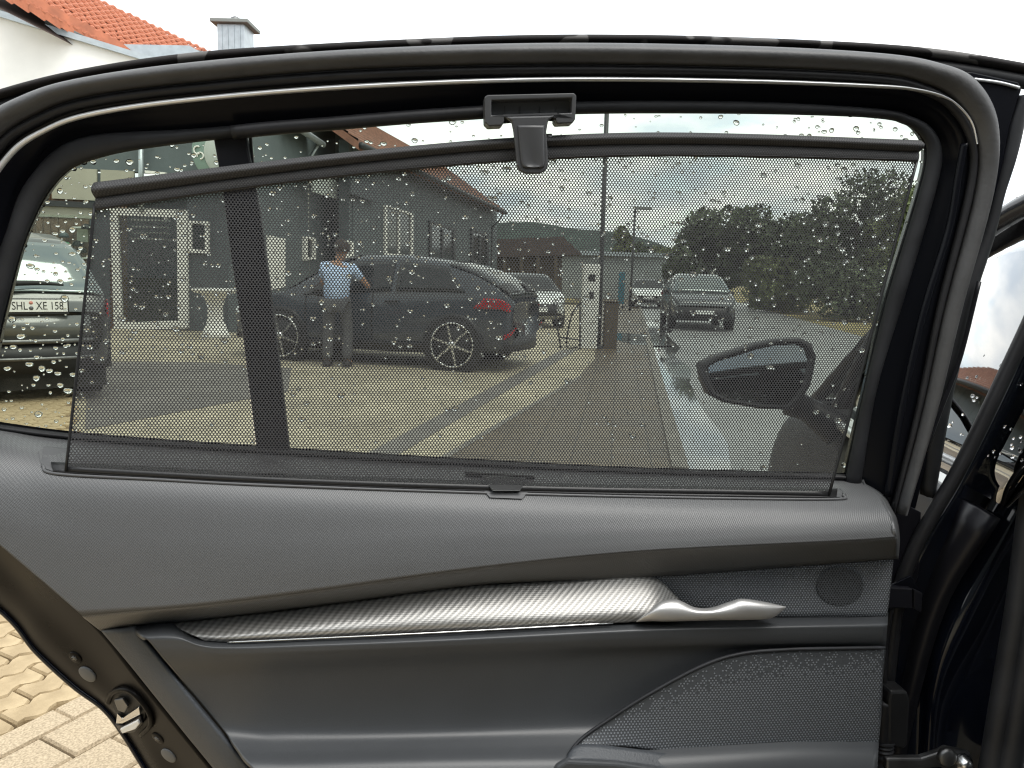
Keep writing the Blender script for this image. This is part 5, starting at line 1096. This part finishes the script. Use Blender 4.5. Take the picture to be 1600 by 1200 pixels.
while len(ds) < 1350:
    x, y = rng.uniform(0, 1450), rng.uniform(175, 740); r_ = float(np.clip(rng.lognormal(.80, .43), 1.2, 5.4))
    if (y > 560 and rng.random() < .7) or plate_view(x, y, r_): continue
    if (inside(qp, x, y) or inside(mpn, x, y)) and all((x - a) ** 2 + (y - b) ** 2 > (r_ + c + 2) ** 2 for a, b, c, _ in ds[-300:]): ds.append((x, y, r_, rng.uniform(.95, 1.35)))
while len(ds) < 1470:
    x, y = rng.uniform(0, 150), rng.uniform(240, 670); r_ = float(np.clip(rng.lognormal(.85, .5), 1.2, 6.2))
    if plate_view(x, y, r_): continue
    if inside(qp, x, y) and all((x - a) ** 2 + (y - b) ** 2 > (r_ + c + 2) ** 2 for a, b, c, _ in ds): ds.append((x, y, r_, rng.uniform(1., 1.5)))
drops('raindrops', ds, lambda x, y: P(x, y, GO + .0041), -DN, 'rain_water', door)
fd = []
for i in range(90):
    x = rng.uniform(1480, 1600); y = rng.uniform(200, 720); fd.append((x, y, rng.uniform(1.6, 4.2), 1.1))
o_ = B(0, .045, 1.07); u_ = (B(.8, .045, 1.05) - o_).normalized(); w2 = (B(-.2, .19, 1.46) - o_).normalized(); fn = u_.cross(w2).normalized(); fn = fn if fn.dot(CP - o_) > 0 else -fn
def fconv(x, y):
    r_ = ray(x, y); return CP + r_ * ((o_ + fn * .003 - CP).dot(fn) / r_.dot(fn))
drops('raindrops', fd, fconv, fn, 'rain_water', oc)

# ================================================================== roller shade pulled up over the window
sh_ = world_thing('roller_shade', 'black mesh roller shade pulled up in front of the rear window', 'shade', (0, .9, 1.1))
tl = [(147, 316, .006), (400, 282, .006), (600, 258, .006), (800, 243, .006), (1000, 236, .006), (1200, 238, .006), (1435, 244, .006)]
bl_ = [(104, 738), (320, 750), (520, 759), (730, 766), (930, 771), (1120, 774), (1294, 777)]
def soff(x, y, lift=.003):
    p = US(x, y, lift); return p.y - DK * p.x - DY
bl_ = [(x, y, soff(x, y)) for x, y in bl_]
loft('mesh_fabric', [tl, bl_], 'shade_mesh', sh_, 60, 30, 0)
h1 = [(147, 285), (400, 254), (600, 232), (800, 215), (1000, 207), (1200, 210), (1437, 219)]
h2 = [(149, 310), (400, 275), (600, 251), (800, 233), (1000, 226), (1200, 228), (1436, 238)]
h3 = [(150, 329), (400, 293), (600, 270), (800, 253), (1000, 245), (1200, 247), (1434, 253)]
band('hem_tube', h1, h2, .004, .010, 'hem_fabric', sh_, 120, 8, .004)
band('hem_flap', [(x, y - 1) for x, y in h2], h3, .003, .002, 'hem_fabric', sh_, 120, 4, .002)
fb = spline([Vector((x, y, 0)) for x, y, _ in bl_], 40)
loft('foot_hem', [[(p.x, p.y - 9, soff(p.x, p.y) + (.006 - soff(p.x, p.y)) * .025 - .0006) for p in fb], [(p.x, p.y, soff(p.x, p.y) - .0006) for p in fb]], 'black_plastic', sh_, 60, 2, .0015)
tube('stitching', [P(x, y - 3.5, -.0002) for x, y in h3], .0006, 'black_plastic', sh_, 6, 90)
tube('rod', [P(850, 214, .002), P(862, 213.5, .002)], .0035, 'metal_dull', sh_, 8)
tube('side_binding', [P(148, 318, .005), P(128, 508, .005 + (soff(104, 738) - .005) * .45), US(104, 738, .003)], .0016, 'black_plastic', sh_, 8)
tube('side_binding', [P(1434, 246, .005), P(1364, 512, .005 + (soff(1294, 777) - .005) * .5), US(1294, 777, .003)], .0019, 'black_plastic', sh_, 8)
plate('pull_bar', [(727, 737), (836, 744), (834, 752), (727, 745)], 0, .004, 'black_plastic', sh_, .001, lambda x, y, o: P(x, y, .004))
plate('pull_tab', [(752, 748), (822, 752), (812, 770), (768, 770)], 0, .004, 'black_plastic', sh_, .001, lambda x, y, o: US(x, y + 4, .0085))
# hook hanging in the window frame
def hk(x, y, o): return P(x, y, -.010 + o)
fo = [(757, 151), (762, 148), (897, 145), (901, 149), (899, 186), (895, 192), (871, 193), (868, 188), (868, 178), (788, 181), (788, 191), (784, 196), (764, 197), (758, 191)]
fi = [(768, 157), (768, 180), (893, 176), (894, 153)]
def ringplate(name, o_, i_, off, th, m, parent):
    bm = bmesh.new(); ov = [bm.verts.new(hk(x, y, off)) for x, y in o_]; iv = [bm.verts.new(hk(x, y, off)) for x, y in i_]
    es = [bm.edges.new((l[k], l[(k + 1) % len(l)])) for l in (ov, iv) for k in range(len(l))]
    bmesh.ops.triangle_fill(bm, edges=es, use_beauty=True, use_dissolve=True); bmesh.ops.recalc_face_normals(bm, faces=bm.faces)
    g = bmesh.ops.extrude_face_region(bm, geom=bm.faces[:]); bmesh.ops.translate(bm, vec=-DN * th, verts=[e for e in g['geom'] if isinstance(e, bmesh.types.BMVert)])
    bmesh.ops.recalc_face_normals(bm, faces=bm.faces); me = bpy.data.meshes.new(name); bm.to_mesh(me); bm.free(); me.materials.append(MATS[m])
    o = bpy.data.objects.new(name, me); COL.objects.link(o); o.parent = parent; o.location = -OFFS[parent.name] if parent.name in OFFS else (0, 0, 0); bevel(o, .0014, 3); return o
hook = ringplate('hook', fo, fi, -.006, .022, 'hook_plastic', sh_)
plate('hook_back', [(766, 155), (766, 182), (895, 178), (896, 151)], .008, .004, 'hook_plastic', hook, 0, hk)
for x in (788, 812, 843, 868): plate('hook_seam', [(x, 166), (x + 1, 166), (x + 1, 177), (x, 177)], .0068, .001, 'black_plastic', hook, 0, hk)
tg = [(790, 182), (800, 190), (803, 205), (806, 235), (808, 258), (813, 267), (822, 271), (845, 271), (853, 266), (857, 257), (856, 235), (854, 205), (857, 188), (868, 180)]
plate('tongue', tg, -.012, .008, 'hook_plastic', hook, .002, hk, seg=3)
loft('tongue_recess', [[(809, 196, -.0222), (811, 225, -.0222), (815, 258, -.0222), (824, 264, -.0222)], [(812, 196, -.0245), (814, 225, -.0245), (818, 256, -.0245), (826, 261, -.0245)], [(830, 196, -.0265), (831, 225, -.0245), (832, 252, -.0225), (834, 262, -.0235)], [(848, 196, -.0245), (848, 225, -.0245), (848, 256, -.0245), (842, 261, -.0245)], [(851, 196, -.0222), (851, 225, -.0222), (851, 258, -.0222), (844, 264, -.0222)]], 'hook_plastic', hook, 24, 4, .002)
